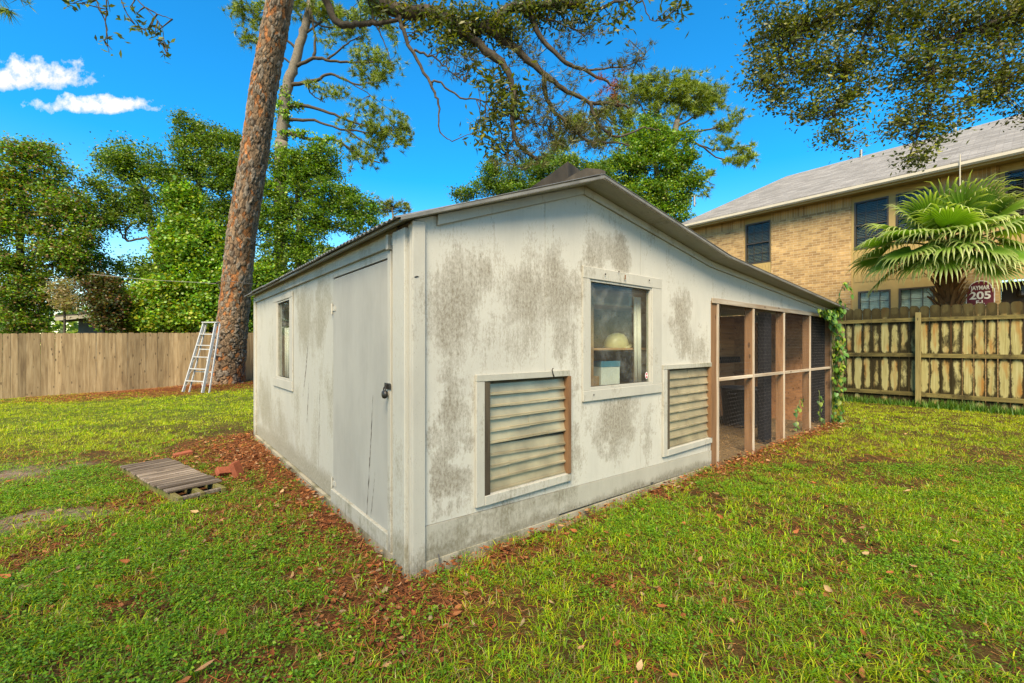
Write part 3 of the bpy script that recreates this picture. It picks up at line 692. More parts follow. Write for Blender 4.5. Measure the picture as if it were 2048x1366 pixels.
# ------------------------------------------------------------------ fences
def picket_mesh(name, w, h, th, mat, ear=.035):
    return MB().prism([(-w/2, 0), (w/2, 0), (w/2, h-ear), (w/2-ear*.45, h-ear*.2), (w/2-ear*.9, h), (-w/2+ear*.9, h), (-w/2+ear*.45, h-ear*.2), (-w/2, h-ear)], lambda p, s: (p[0], -th/2+th*s, p[1])).mesh(name, mat)
# sound tan fence along the back
M['tan'] = wood('tan_fence_wood', (0.175, 0.120, 0.060), (0.255, 0.190, 0.105), (0.095, 0.062, 0.032), 2, 9, tint=0.6)
bf = yard_empty('picket_fence', 0, 15.9); tag(bf, 'tan dog-eared picket fence running behind the big pine trunk', 'fence')
meshes = [picket_mesh('picket', .142, 1.83, .016, M['tan'], .026) for _ in range(1)]
k = 0; u = -7.5
while u < 12.6:
    z0 = float(np.interp(u, [-8, -4.551, 1.642, 12.8], [-.07, -.053, .085, .10]))
    o = link_mesh('picket', meshes[0], bf, (u, random.uniform(-.003, .003), z0+random.uniform(-.012, .012)), (0, random.uniform(-.004, .004), 0), (random.uniform(.995, 1.022), 1, 1))
    u += .146; k += 1
for z in (.35, 1.0, 1.6):
    MB().quadbox([(-7.6, .012, z-.10), (12.7, .012, z+.07), (12.7, .05, z+.07), (-7.6, .05, z-.10), (-7.6, .012, z-.01), (12.7, .012, z+.16), (12.7, .05, z+.16), (-7.6, .05, z-.01)]).build('rail', M['tan'], bf)
# mouldy fence along the right side
m, t, out = new_mat('mould_stained_fence_wood'); v, rnd = objvec(t)
tc = N(t, 'ShaderNodeTexCoord'); sep = N(t, 'ShaderNodeSeparateXYZ'); t.links.new(tc.outputs['Object'], sep.inputs[0])
g = noise(t, mapping(t, v, (34, 20, 1.5)), 1.0, 6, .6, .4)
pale = ramp(t, g, [(.28, (.19, .15, .05)), (.5, (.29, .25, .10)), (.75, (.37, .33, .16))])
org = mix(t, ramp(t, noise(t, mapping(t, v, (6, 6, 1.2)), 1.0, 3), [(.5, (0, 0, 0)), (.68, (1, 1, 1))]), pale, (.26, .125, .03))
edge = math_(t, 'DIVIDE', math_(t, 'ABSOLUTE', sep.outputs[0]), .085)
z = sep.outputs[2]
def near_rail(zc, w): return math_(t, 'SUBTRACT', 1.0, math_(t, 'DIVIDE', math_(t, 'ABSOLUTE', math_(t, 'SUBTRACT', z, zc)), w), None, True)
rails = math_(t, 'MAXIMUM', math_(t, 'MAXIMUM', near_rail(2.10, .16), near_rail(1.20, .14)), math_(t, 'MAXIMUM', near_rail(.26, .20), near_rail(.0, .30)))
topd = ramp(t, z, [(2.10/2.45, (0, 0, 0)), (2.16/2.45, (1, 1, 1))])
zz = math_(t, 'DIVIDE', z, 2.45); topd = ramp(t, zz, [(.855, (0, 0, 0)), (.885, (1, 1, 1))])
nn = noise(t, mapping(t, v, (12, 12, 4.5)), 1.0, 6, .72, .6); nb = noise(t, mapping(t, v, (3, 3, 1.4)), 1.0, 4, .6)
s = math_(t, 'ADD', math_(t, 'MULTIPLY', math_(t, 'POWER', edge, 2.2), .46), math_(t, 'MULTIPLY', nn, .86))
s = math_(t, 'ADD', s, math_(t, 'MULTIPLY', rails, .45)); s = math_(t, 'ADD', s, math_(t, 'MULTIPLY', math_(t, 'SUBTRACT', nb, .5), 1.15)); s = math_(t, 'ADD', s, math_(t, 'MULTIPLY', math_(t, 'SUBTRACT', rnd, .5), .42))
mould = ramp(t, s, [(.53, (0, 0, 0)), (.61, (.6,)*3), (.74, (1, 1, 1))])
c = mix(t, mould, org, (.026, .019, .006)); c = mix(t, math_(t, 'MULTIPLY', topd, .9), c, (.038, .028, .009))
lich = ramp(t, noise(t, v, 45, 3, .7), [(.66, (0, 0, 0)), (.72, (.5,)*3)]); c = mix(t, math_(t, 'MULTIPLY', lich, mould), c, (.22, .19, .11))
bsdf(t, out, c, .85, .15, 0, g, .3, .004); M['mould'] = m
M['mossrail'] = wood('mossy_rail_wood', (.115, .088, .026), (.18, .14, .045), (.04, .03, .010), 1, 9, moss=(.04, .03, .010))
M['mosspost'] = wood('mossy_post_wood', (.16, .125, .045), (.24, .19, .075), (.08, .055, .02), 2, 9)
rf = yard_empty('board_fence', 12.77, 0); tag(rf, 'tall mould-stained board fence with three rails below the brick house', 'fence')
pm = picket_mesh('picket', .174, 2.40, .018, M['mould'], .05)
v = -6.0
while v < 15.8:
    link_mesh('picket', pm, rf, (.055, v, -.02+random.uniform(-.012, .012)), (0, 0, R(90)), (random.uniform(.965, .995), 1, 1)); v += .1795
for va, vb in ((-6, -3.15), (-3.15, -.66), (-.66, 1.75), (1.75, 4.2)):
    j = random.uniform(-.012, .012)
    for (zc, hh) in ((2.05, .09), (1.20, .095), (.27, .095)):
        MB().quadbox([(-.002, va, zc-hh/2+j), (.042, va, zc-hh/2+j), (.042, vb-.006, zc-hh/2-j*.5), (-.002, vb-.006, zc-hh/2-j*.5), (-.002, va, zc+hh/2+j), (.042, va, zc+hh/2+j), (.042, vb-.006, zc+hh/2-j*.5), (-.002, vb-.006, zc+hh/2-j*.5)]).build('rail', M['mossrail'], rf, bevel=.003)
for v in (-5.55, -3.15, -.70, 1.75, 4.2): MB().box(-.098, -.004, v-.048, v+.048, -.3, 2.22).build('post', M['mosspost'], rf, bevel=.005)
MB().box(.066, .10, -6, 15.8, -.2, .10).build('ground_board', M['mossrail'], rf)

# ------------------------------------------------------------------ brick house beyond the fence
UH = 15.2
def hu(px, py, du=0.0): return on_u(px, py, UH+du)
hm, t, out = new_mat('tan_brick'); v, _ = objvec(t, False)
sw = N(t, 'ShaderNodeSeparateXYZ'); t.links.new(v, sw.inputs[0]); cb = N(t, 'ShaderNodeCombineXYZ'); t.links.new(sw.outputs[1], cb.inputs[0]); t.links.new(sw.outputs[2], cb.inputs[1])
def brick(t, cb, bw, rh):
    b = N(t, 'ShaderNodeTexBrick', i_Scale=1.0); b.offset = .5
    b.inputs['Brick Width'].default_value = bw; b.inputs['Row Height'].default_value = rh; b.inputs['Mortar Size'].default_value = .0065; b.inputs['Mortar Smooth'].default_value = .2; b.inputs['Bias'].default_value = -.1
    b.inputs['Color1'].default_value = (.42, .27, .115, 1); b.inputs['Color2'].default_value = (.23, .135, .058, 1); b.inputs['Mortar'].default_value = (.42, .33, .20, 1)
    t.links.new(cb.outputs[0], b.inputs['Vector']); return b
b = brick(t, cb, .215, .076)
wv = ramp(t, noise(t, v, 1.2, 3), [(.3, (.85,)*3), (.7, (1.12,)*3)])
wv2 = ramp(t, noise(t, v, 7, 4), [(.3, (.8,)*3), (.7, (1.15,)*3)])
bsdf(t, out, mix(t, 1.0, mix(t, 1.0, b.outputs['Color'], wv, 'MULTIPLY'), wv2, 'MULTIPLY'), .85, .15, 0, math_(t, 'SUBTRACT', 1.0, b.outputs['Fac']), .6, .008)
M['brick'] = hm
hm2, t, out = new_mat('tan_brick_soldier'); v, _ = objvec(t, False)
sw = N(t, 'ShaderNodeSeparateXYZ'); t.links.new(v, sw.inputs[0]); cb = N(t, 'ShaderNodeCombineXYZ'); t.links.new(sw.outputs[2], cb.inputs[0]); t.links.new(sw.outputs[1], cb.inputs[1])
b = brick(t, cb, .6, .076); b.offset = 0
bsdf(t, out, b.outputs['Color'], .85, .15, 0, math_(t, 'SUBTRACT', 1.0, b.outputs['Fac']), .6, .008); M['soldier'] = hm2
M['tanpaint'] = plain('tan_painted_siding', (.34, .24, .09), .65, .25, 0, .12, 6)
M['gutter'] = plain('cream_gutter_metal', (.40, .36, .27), .5, .35, 0, .12, 6)
M['bronze'] = plain('bronze_window_frame', (.045, .035, .022), .4, .4)
M['blinddark'] = plain('grey_blind', (.24, .22, .15), .6, .2); M['blindwhite'] = plain('white_blind', (.75, .77, .74), .6, .2)
M['darkroom'] = plain('dark_interior', (.03, .03, .028), .9, .1)
sm, t, out = new_mat('grey_shingles'); v, _ = objvec(t, False)
sw = N(t, 'ShaderNodeSeparateXYZ'); t.links.new(v, sw.inputs[0]); cb = N(t, 'ShaderNodeCombineXYZ'); t.links.new(sw.outputs[1], cb.inputs[0]); t.links.new(sw.outputs[0], cb.inputs[1])
b = N(t, 'ShaderNodeTexBrick', i_Scale=1.0); b.inputs['Brick Width'].default_value = .30; b.inputs['Row Height'].default_value = .125; b.inputs['Mortar Size'].default_value = .009
b.inputs['Color1'].default_value = (.225, .215, .20, 1); b.inputs['Color2'].default_value = (.15, .143, .132, 1); b.inputs['Mortar'].default_value = (.15, .14, .13, 1); t.links.new(cb.outputs[0], b.inputs['Vector'])
sn = ramp(t, noise(t, mapping(t, v, (5, 1.4, 1)), 1.0, 5, .7), [(.3, (.72,)*3), (.7, (1.15,)*3)])
bsdf(t, out, mix(t, 1.0, b.outputs['Color'], sn, 'MULTIPLY'), .9, .15, 0, math_(t, 'ADD', math_(t, 'SUBTRACT', 1.0, b.outputs['Fac']), noise(t, v, 30, 3)), .5, .01); M['shingle'] = sm

house = yard_empty('brick_house', UH, 0); tag(house, 'two-storey tan brick house with grey shingle roof beyond the mouldy fence', 'house')
ZE = 5.98; OV = .42
zeave = np.mean([on_u(p, q, UH-OV)[1] for p, q in ((1355, 458), (1700, 386), (2048, 318))])
UR = 4.6; zridge = np.mean([on_u(p, q, UH+UR)[1] for p, q in ((1402, 403), (1700, 330), (2048, 246))])
VL = on_u(1352, 456, UH-OV)[0]                      # far (left) end of the eave
VEND = -9.0; wall_top = zeave + .02
wins = []
def wrect(p0, p1): a = hu(*p0); b_ = hu(*p1); return (min(a[0], b_[0]), max(a[0], b_[0]), min(a[1], b_[1]), max(a[1], b_[1]))
zt = hu(1708, 405)[1]; zs = hu(1540, 523)[1]
W1 = (hu(1540, 500)[0], hu(1490, 500)[0], zs, zt); W2 = (hu(1777, 500)[0], hu(1708, 500)[0], zs, zt); W3 = (hu(1866, 500)[0], hu(1791, 500)[0], zs, zt)
zl = hu(1716, 583)[1]; zl0 = zl - 1.25
W4 = (hu(1781, 600)[0], hu(1716, 600)[0], zl0, zl); W5 = (hu(1870, 600)[0], hu(1797, 600)[0], zl0, zl)
W6 = (hu(2130, 500)[0], hu(2010, 500)[0], zs, zt)
DR = (hu(2110, 600)[0], hu(2000, 600)[0], -.2, hu(2005, 560)[1])
bays = [(hu(1541, 500)[0]-.02, hu(1489, 500)[0]+.02), (hu(1874, 500)[0]-.03, hu(1706, 500)[0]+.05), (hu(2160, 500)[0], hu(2004, 500)[0]+.05)]
tmp = MB(); holes_panel(tmp, VEND, VL-.35, -.3, lambda x: wall_top-.30, [(a, b_, -.3, 99) for a, b_ in bays], 0.0, .2)
mb = MB(); mb.v = [(p[1], p[0], p[2]) for p in tmp.v]; mb.f = tmp.f; mb.build('brick_wall', M['brick'], house)
cuts = [VEND] + [q for bb in sorted(bays) for q in bb] + [VL-.35]
for a, b_ in zip(cuts[0::2], cuts[1::2]):
    if b_ > a: MB().box(-.006, .2, a, b_, wall_top-.298, wall_top).build('soldier_course', M['soldier'], house)
MB().box(.2, 9.0, VL-.55, VL-.35, -.3, wall_top).build('brick_wall', M['brick'], house)
for bi, (a, b_) in enumerate(bays):
    hol = [w for w in (W1, W2, W3, W4, W5, W6, DR) if a < (w[0]+w[1])/2 < b_]
    tmp = MB(); holes_panel(tmp, a+.002, b_-.002, -.3, lambda x: wall_top, hol, .035, .15)
    mb = MB(); mb.v = [(p[1], p[0], p[2]) for p in tmp.v]; mb.f = tmp.f; bay = mb.build('panel_bay', M['tanpaint'], house)
    n = int((b_-a)/.10)
    for k in range(n):                               # grooved boards below the upper windows
        vv = a+.05+k*(b_-a-.06)/max(1, n)
        if any(w[0]-.06 < vv < w[1]+.06 for w in hol if w[2] > 3) and bi < 2: MB().box(.024, .0345, vv-.036, vv+.036, max(3.35, zl+.05) if bi else 1.2, zs-.06).build('siding_board', M['tanpaint'], house)
def hwin(w, blind, cols, rows, shut=.018):
    a, b_, z0, z1 = w; e = empty('window'); e.parent = house
    fr = .045
    for args in ((a, b_, z1-fr, z1), (a, b_, z0, z0+fr), (a, a+fr, z0+fr, z1-fr), (b_-fr, b_, z0+fr, z1-fr), (a+fr, b_-fr, (z0+z1)/2-.02, (z0+z1)/2+.02)):
        MB().box(.025, .11, *args).build('frame', M['bronze'], e)
    for k in range(1, cols): x = a+(b_-a)*k/cols; MB().box(.064, .078, x-.010, x+.010, z0+fr, z1-fr).build('muntin', M['bronze'], e)
    for k in range(1, rows):
        z = z0+(z1-z0)*k/rows
        if abs(z-(z0+z1)/2) > .1: MB().box(.064, .078, a+fr, b_-fr, z-.010, z+.010).build('muntin', M['bronze'], e)
    MB().box(.080, .084, a+fr, b_-fr, z0+fr, z1-fr).build('pane', M['houseglass'], e)
    mb = MB(); z = z0+fr
    while z < z1-fr:
        mb.quadbox([(.095, a+.05, z), (.130, a+.05, z+shut), (.130, b_-.05, z+shut), (.095, b_-.05, z), (.095, a+.05, z+.004), (.130, a+.05, z+shut+.004), (.130, b_-.05, z+shut+.004), (.095, b_-.05, z+.004)]); z += .05
    mb.build('blind', blind, e)
    MB().box(.30, .31, a, b_, z0, z1).build('room_dark', M['darkroom'], e)
hwin(W1, M['blinddark'], 3, 4); hwin(W2, M['blinddark'], 3, 4); hwin(W3, M['blinddark'], 3, 4); hwin(W6, M['blinddark'], 3, 4); hwin(W4, M['blindwhite'], 3, 4, .046); hwin(W5, M['blindwhite'], 3, 4, .046)
de = empty('entry_door'); de.parent = house
MB().box(.6, .65, DR[0], DR[1], -.2, DR[3]).build('door_leaf', plain('dark_brown_door', (.05, .03, .018), .5), de)
MB().box(.15, .6, DR[1]+.002, DR[1]+.03, -.2, DR[3]).build('reveal', M['tanpaint'], de)
wl = MB(); wl.lathe([(.001, .10), (.05, .10), (.06, 0), (.075, -.12), (.05, -.16), (.001, -.18)], 12, Matrix.Translation((.45, (DR[0]*.4+DR[1]*.6), DR[3]-.25))); wl.build('porch_lamp', M['bronze'], de)
hroof = empty('roof'); hroof.parent = house
slope = (zridge-zeave)/(UR+OV)
VR = VL - .05
MB().quadbox([(-OV, VEND, zeave+.16), (UR, VEND, zridge+.16), (UR, VR-2.2, zridge+.16), (-OV, VR, zeave+.16), (-OV, VEND, zeave+.22), (UR, VEND, zridge+.22), (UR, VR-2.2, zridge+.22), (-OV, VR, zeave+.22)]).build('shingle_slope', M['shingle'], hroof)
MB().quadbox([(UR+.002, VEND, zridge+.16), (UR*2+OV, VEND, zeave+.16), (UR*2+OV, VR, zeave+.16), (UR+.002, VR-2.2, zridge+.16), (UR+.002, VEND, zridge+.219), (UR*2+OV, VEND, zeave+.22), (UR*2+OV, VR, zeave+.22), (UR+.002, VR-2.2, zridge+.219)]).build('shingle_slope', M['shingle'], hroof)
MB().prism([(-OV, zeave+.158), (UR*2+OV, zeave+.158), (UR, zridge+.158)], lambda p, s: (p[0], (VR-.004 if p[1] < zeave+1 else VR-2.204)-.05*(1-s), p[1])).build('hip_slope', M['shingle'], hroof)
MB().box(-OV+.02, .0, VEND, VL-.06, zeave+.015, zeave+.035).build('soffit', M['tanpaint'], hroof)
MB().box(-OV-.005, -OV+.018, VEND, VL-.055, zeave-.02, zeave+.14).build('fascia', M['tanpaint'], hroof)
mb = MB(); mb.prism([(-OV-.115, zeave+.155), (-OV-.120, zeave+.08), (-OV-.085, zeave+.035), (-OV-.007, zeave+.03), (-OV-.007, zeave+.155)], lambda p, s: (p[0], VL-.05 if s else VEND, p[1])); mb.build('gutter', M['gutter'], hroof)
for px, py in ((1389, 378), (1722, 323), (1910, 277)):
    v_, z_ = on_u(px, py, UH+UR-.15); MB().tube([(UR-.15, v_, zridge-.1), (UR-.15, v_, zridge+.42)], .05, 10).build('vent_pipe', M['tin'], hroof)
v_, _z = hu(1920, 345, -OV-.12); MB().tube([(-OV-.13, v_, zeave-.95), (-OV-.13, v_, zeave+.34)], .014, 6).build('antenna_rod', M['gutter'], hroof)
# sign on the house wall
sv0, sz1 = hu(1932, 575, -.03); sv1, _ = hu(1990, 575, -.03); szt = hu(1960, 561, -.03)[1]; szb = hu(1960, 612, -.03)[1]
sign = yard_empty('wall_sign', UH-.03, (sv0+sv1)/2, szb); tag(sign, 'maroon arched address sign reading JAYMAR 205 E-L beside the palm', 'sign')
sw_ = abs(sv0-sv1); sh_ = szt-szb
arch = [(-sw_/2, 0), (sw_/2, 0), (sw_/2, sh_*.66), (sw_*.40, sh_*.70)] + [(sw_*.40*math.cos(a), sh_*.70+sh_*.30*math.sin(a)) for a in np.linspace(.15, math.pi-.15, 11)] + [(-sw_*.40, sh_*.70), (-sw_/2, sh_*.66)]
MB().prism(arch, lambda p, s: (-.012*s, -p[0], p[1])).build('border', plain('white_sign_edge', (.7, .66, .6), .4), sign)
MB().prism([(x*.93, sh_*.5+(y-sh_*.5)*.94) for x, y in arch], lambda p, s: (-.0125-.004*s, -p[0], p[1])).build('face', plain('maroon_sign_face', (.13, .012, .022), .35, .4, 0, .1), sign)
txt_mat = plain('cream_sign_lettering', (.78, .72, .62), .4, .3, 0, .05)
def text(s, size, z, wid):
    c = bpy.data.curves.new('lettering', 'FONT'); c.body = s; c.size = size; c.align_x = 'CENTER'; c.extrude = .002; c.offset = size*.028
    o = bpy.data.objects.new('tmp', c); col.objects.link(o); dg = bpy.context.evaluated_depsgraph_get(); me = bpy.data.meshes.new_from_object(o.evaluated_get(dg)); bpy.data.objects.remove(o)
    me.materials.append(txt_mat); xs = [v.co.x for v in me.vertices]; k = wid/(max(xs)-min(xs))
    return link_mesh('lettering', me, sign, (-.0195, 0, z), (R(90), 0, R(-90)), (k, 1, 1))
text('JAYMAR', sh_*.22, sh_*.64, sw_*.66); text('205', sh_*.40, sh_*.28, sw_*.74); text('E-L', sh_*.20, sh_*.08, sw_*.30)

# neighbour's outbuilding behind the back fence
nb = yard_empty('neighbour_house', on_v(150, 650, 21.5)[0]+2.1, 21.5, .42, R(4)); tag(nb, 'low grey building with pale eave half hidden behind the tan fence', 'house')
ngrey = plain('grey_siding', (.13, .14, .125), .8); 
MB().box(-2.0, 3.0, 0, 4, -.2, 2.35).build('wall', ngrey, nb)
MB().quadbox([(-2.6, -.5, 2.05), (3.4, -.5, 3.05), (3.4, 4.4, 3.05), (-2.6, 4.4, 2.05), (-2.6, -.5, 2.13), (3.4, -.5, 3.13), (3.4, 4.4, 3.13), (-2.6, 4.4, 2.13)]).build('roof', plain('dark_roof_felt', (.07, .065, .055), .9), nb)
MB().quadbox([(-2.6, -.53, 1.93), (3.4, -.53, 2.93), (3.4, -.505, 2.93), (-2.6, -.505, 1.93), (-2.6, -.53, 2.07), (3.4, -.53, 3.07), (3.4, -.505, 3.07), (-2.6, -.505, 2.07)]).build('eave_board', M['gutter'], nb)
MB().box(-1.2, 2.6, -.6, -.02, 1.86, 1.92).build('awning', M['gutter'], nb)

# ------------------------------------------------------------------ ladder, pallet, bricks
la = yard_empty('step_ladder', *[sum(x)/2 for x in zip(gnd(366, 785), gnd(405, 789))]); tag(la, 'pale aluminium step ladder folded and leaning on the pine trunk', 'ladder')
la.location.z = .05
pA = Vector(at(366, 785, 12.9)); pB = Vector(at(405, 789, 12.7)); pA.z = .06; pB.z = .05
tA = at(408, 646, 13.65); tB = at(432, 646, 13.5)
inv = (Matrix.Translation(la.location) @ Matrix.Rotation(YAW, 4, 'Z')).inverted()
pA, pB, tA, tB = [inv @ p for p in (pA, pB, tA, tB)]
lw = (pB-pA).normalized(); back = Vector((0, 0, 0)); nrm = (tA-pA).cross(lw).normalized()
if (inv.to_3x3() @ Vector((0, 1, 0))).dot(nrm) < 0: nrm = -nrm
def rail2(p, q, w, d, name): MB().bar(p, q, w, d, nrm).build(name, M['ladder'], la, bevel=.003)
rail2(pA, tA, .030, .075, 'side_rail'); rail2(pB, tB, .030, .085, 'side_rail')
for k, f in enumerate((.155, .325, .495, .665, .83)):
    a = pA.lerp(tA, f); b_ = pB.lerp(tB, f); e = empty('step'); e.parent = la
    MB().bar(a, b_, .085, .028).build('tread', M['ladder'], e, bevel=.003)
    if k in (0, 1, 2):
        dn = (pA-tA).normalized()
        MB().bar(a.lerp(b_, .80), b_+dn*.20, .012, .006).build('brace', M['ladder'], e); MB().bar(a.lerp(b_, .22), a+dn*.20, .012, .006).build('brace', M['ladder'], e)
mid = [tA+(tA-pA).normalized()*.02, tB+(tB-pB).normalized()*.02]
MB().bar(mid[0]-lw*.03, mid[1]+lw*.09, .14, .035).build('top_cap', M['ladder'], la, bevel=.006)
off = nrm*.11
for p, q in ((pA+off+lw*.10, tA+off*.55+lw*.03), (pB+off+lw*.12, tB+off*.55+lw*.09)): rail2(p, q, .022, .045, 'rear_leg')
for f in (.30, .62): MB().bar((pA+off+lw*.1).lerp(tA+off*.55, f), (pB+off+lw*.12).lerp(tB+off*.55, f), .03, .03).build('rear_brace', M['ladder'], la)

ZT = .09
c_ = [gnd(243, 929, ZT), gnd(322, 911, ZT), gnd(443, 970, ZT), gnd(356, 992, ZT)]   # far-left, far-right, near-right, near-left
pa = yard_empty('wooden_pallet', *c_[3]); tag(pa, 'weathered narrow wooden pallet lying on the grass beside two bricks', 'pallet')
o0 = np.array(c_[3]); ax = np.array(c_[0]) - o0; ay = (np.array(c_[2]) - o0 + np.array(c_[1]) - np.array(c_[0]))/2
LA = np.linalg.norm(ax); ax /= LA; LB = np.linalg.norm(ay); ay = ay - ax*(ay@ax); ay /= np.linalg.norm(ay)
pa.rotation_euler.z = YAW + math.atan2(ax[1], ax[0]); sgn = 1 if (ax[0]*ay[1]-ax[1]*ay[0]) > 0 else -1
for j, (yy) in enumerate((.02, LB/2, LB-.02)): MB().box(.0, LA, sgn*yy-.02, sgn*yy+.02, -.02, ZT-.020).build('bearer', M['palletside'], pa, bevel=.003)
MB().box(.005, .045, min(0, sgn*LB), max(0, sgn*LB), ZT-.05, ZT-.021).build('end_board', M['pallet'], pa, bevel=.003)
M['pallet_y'] = wood('weathered_pallet_slat_wood', (0.088, 0.064, 0.044), (0.23, 0.185, 0.14), (0.03, 0.02, 0.013), 1, 14, tint=1.1)
x = .20; k = 0
while x < LA-.06:
    w = random.choice((.085, .12, .14)); w = min(w, LA-x)
    o = MB().box(-w/2, w/2, -LB/2-.03, LB/2+.03, -.009, .009).build('slat', M['pallet_y'], pa, bevel=.003)
    o.location = (x+w/2, sgn*LB/2+random.uniform(-.012, .012), ZT-.008+random.uniform(-.003, .004)); o.rotation_euler = (random.uniform(-.01, .01), random.uniform(-.02, .02), random.uniform(-.02, .02)); x += w + random.uniform(.024, .055); k += 1
bm_ = MB().box(-.10, .10, -.048, .048, -.030, .030).mesh('brick', M['brickred'])
for (px, py, z, rot, lab) in ((453, 946, .055, (R(38), R(8), R(20)), 'red brick leaning on its neighbour beside the pallet'), (474, 945, .075, (R(20), R(72), R(-30)), 'red brick standing tilted beside the leaning brick'), (366, 912, .02, (R(3), R(-4), R(10)), 'red brick lying half sunk in litter behind the pallet')):
    uu, vv = gnd(px, py, z-.02); xw, yw = u2w(uu, vv)
    o = link_mesh('loose_brick', bm_, None, (xw, yw, z), (rot[0], rot[1], YAW+rot[2])); md = o.modifiers.new('b', 'BEVEL'); md.width = .006; md.segments = 2
    tag(o, lab, 'brick')

# ------------------------------------------------------------------ foliage tools
def unit(a): return a / np.maximum(np.linalg.norm(a, axis=-1, keepdims=True), 1e-9)
def leaves(cen, L, W, colr, up=0.5, d=None, fold=0.18):
    """one folded four-point leaf per centre"""
    n = len(cen); L = np.broadcast_to(L, n)[:, None]; W = np.broadcast_to(W, n)[:, None]
    if d is None: d = unit(rng.normal(size=(n, 3)) * [1, 1, .6] - [0, 0, .15])
    nr = unit(rng.normal(size=(n, 3)) + [0, 0, up*2]); s = unit(np.cross(d, nr)); nr = np.cross(s, d)
    v = np.stack([cen - d*L*.5, cen + s*W*.5 + nr*W*fold, cen + d*L*.5, cen - s*W*.5 + nr*W*fold], 1)
    f = np.arange(n*4).reshape(n, 4)
    return v.reshape(-1, 3), f, np.repeat(colr, 4, 0)
def leaves6(cen, L, W, colr, up=1.0, d=None, curl=.25):
    n = len(cen); L = np.broadcast_to(L, n)[:, None]; W = np.broadcast_to(W, n)[:, None]
    nr = unit(rng.normal(size=(n, 3))*.7 + [0, 0, up*1.6]); s = unit(np.cross(d, nr)); nr = np.cross(s, d); cu = curl*rng.uniform(.2, 1.8, (n, 1)); tw_ = rng.uniform(-.3, .3, (n, 1))
    def q(a, b, h): return cen + d*L*(a-.5) + s*W*b + nr*W*h
    v = np.stack([q(0, 0, cu), q(.28, .42, cu*.6+tw_), q(.66, .40, cu*.5), q(1, 0, cu*1.3), q(.66, -.40, cu*.7), q(.28, -.42, cu*.6-tw_), q(.3, 0, 0), q(.66, 0, 0)], 1)
    i = np.arange(n)[:, None]*8
    f4 = np.concatenate([i+[6, 7, 2, 1], i+[7, 6, 5, 4]]); f3 = np.concatenate([i+[0, 6, 1], i+[0, 5, 6], i+[7, 3, 2], i+[7, 4, 3]])
    return v.reshape(-1, 3), f4, f3, np.repeat(colr, 8, 0)
def palette(n, cols, wts=None, jit=.22):
    cols = np.array(cols); i = rng.choice(len(cols), n, p=None if wts is None else np.array(wts)/np.sum(wts))
    return cols[i] * (1 + rng.uniform(-jit, jit, (n, 1)))
def clump_points(lobes, nclump, per, spread, shell=(.55, 1.05), flat=1.0):
    """points gathered in clumps through the outer part of each ellipsoid lobe; returns centres and clump index"""
    wts = np.array([(l[1]*l[2] + l[1]*l[3] + l[2]*l[3]) * (l[4] if len(l) > 4 else 1) for l in lobes]); cnt = np.maximum(1, (wts/wts.sum()*nclump).astype(int))
    C = []
    for l, c in zip(lobes, cnt):
        d = unit(rng.normal(size=(c, 3))); r = rng.uniform(*shell, (c, 1)) ** 0.7
        C.append(np.array(l[0]) + d*r*np.array([l[1], l[2], l[3]]))
    C = np.concatenate(C); sz = rng.uniform(.5, 1.5, (len(C), 1, 1))
    P = C[:, None, :] + rng.normal(size=(len(C), per, 3)) * spread * sz * np.array([1, 1, .65*flat])
    return P.reshape(-1, 3), np.repeat(np.arange(len(C)), per), C
def plobes(lst, Y, dep=.85):
    out = []
    for l in lst:
        cx, cy, rx, ry = l[:4]; yy = l[4] if len(l) > 4 and l[4] else Y; w = l[5] if len(l) > 5 else 1
        a, b = rx/F*yy, ry/F*yy; out.append((at(cx, cy, yy), a, (a+b)/2*dep, b, w))
    return out
def crown(parent, lobes, nclump, per, L, W, cols, wts=None, spread=.16, up=.5, name='crown', mat='leaf', shell=(.55, 1.05)):
    P, ci, C = clump_points(lobes, nclump, per, spread, shell)
    ct = rng.uniform(.6, 1.35, (len(C), 1)) * (1 + rng.uniform(-.12, .12, (len(C), 3)))
    colr = palette(len(P), cols, wts) * ct[ci]
    n = len(P); v, f, c = leaves(P, L*rng.uniform(.65, 1.3, n), W*rng.uniform(.7, 1.3, n), colr, up)
    o = np_mesh(name, v, [f], M[mat], c); return o, C
def adopt(o, parent):      # parent an object built in world coordinates
    o.parent = parent; o.matrix_parent_inverse = (Matrix.Translation(parent.location) @ parent.rotation_euler.to_matrix().to_4x4()).inverted(); return o
def wob(path, amp, sub=5):
    """smooth the polyline and add small wanderings"""
    P = [Vector(p) for p in path]; out = []
    for i in range(len(P)-1):
        p0, p1, p2, p3 = P[max(i-1, 0)], P[i], P[i+1], P[min(i+2, len(P)-1)]
        for k in range(sub):
            t = k/sub; out.append(.5*((2*p1)+(-p0+p2)*t+(2*p0-5*p1+4*p2-p3)*t*t+(-p0+3*p1-3*p2+p3)*t**3) + Vector((random.uniform(-amp, amp), random.uniform(-amp, amp), random.uniform(-amp, amp))))
    out.append(P[-1]); return out
def limb(parent, path, r0, r1, name='limb', mat='limb', amp=.02, n=7, sub=5):
    pts = wob(path, amp, sub); m_ = len(pts)
    rad = [r0 + (r1-r0)*(i/(m_-1))**.8 for i in range(m_)]
    rad = [r*random.uniform(.93, 1.07) for r in rad]
    return adopt(MB().tube(pts, rad, n).build(name, M[mat], None, True), parent), pts
def pxpath(lst, Y): return [at(p[0], p[1], p[2] if len(p) > 2 else Y) for p in lst]
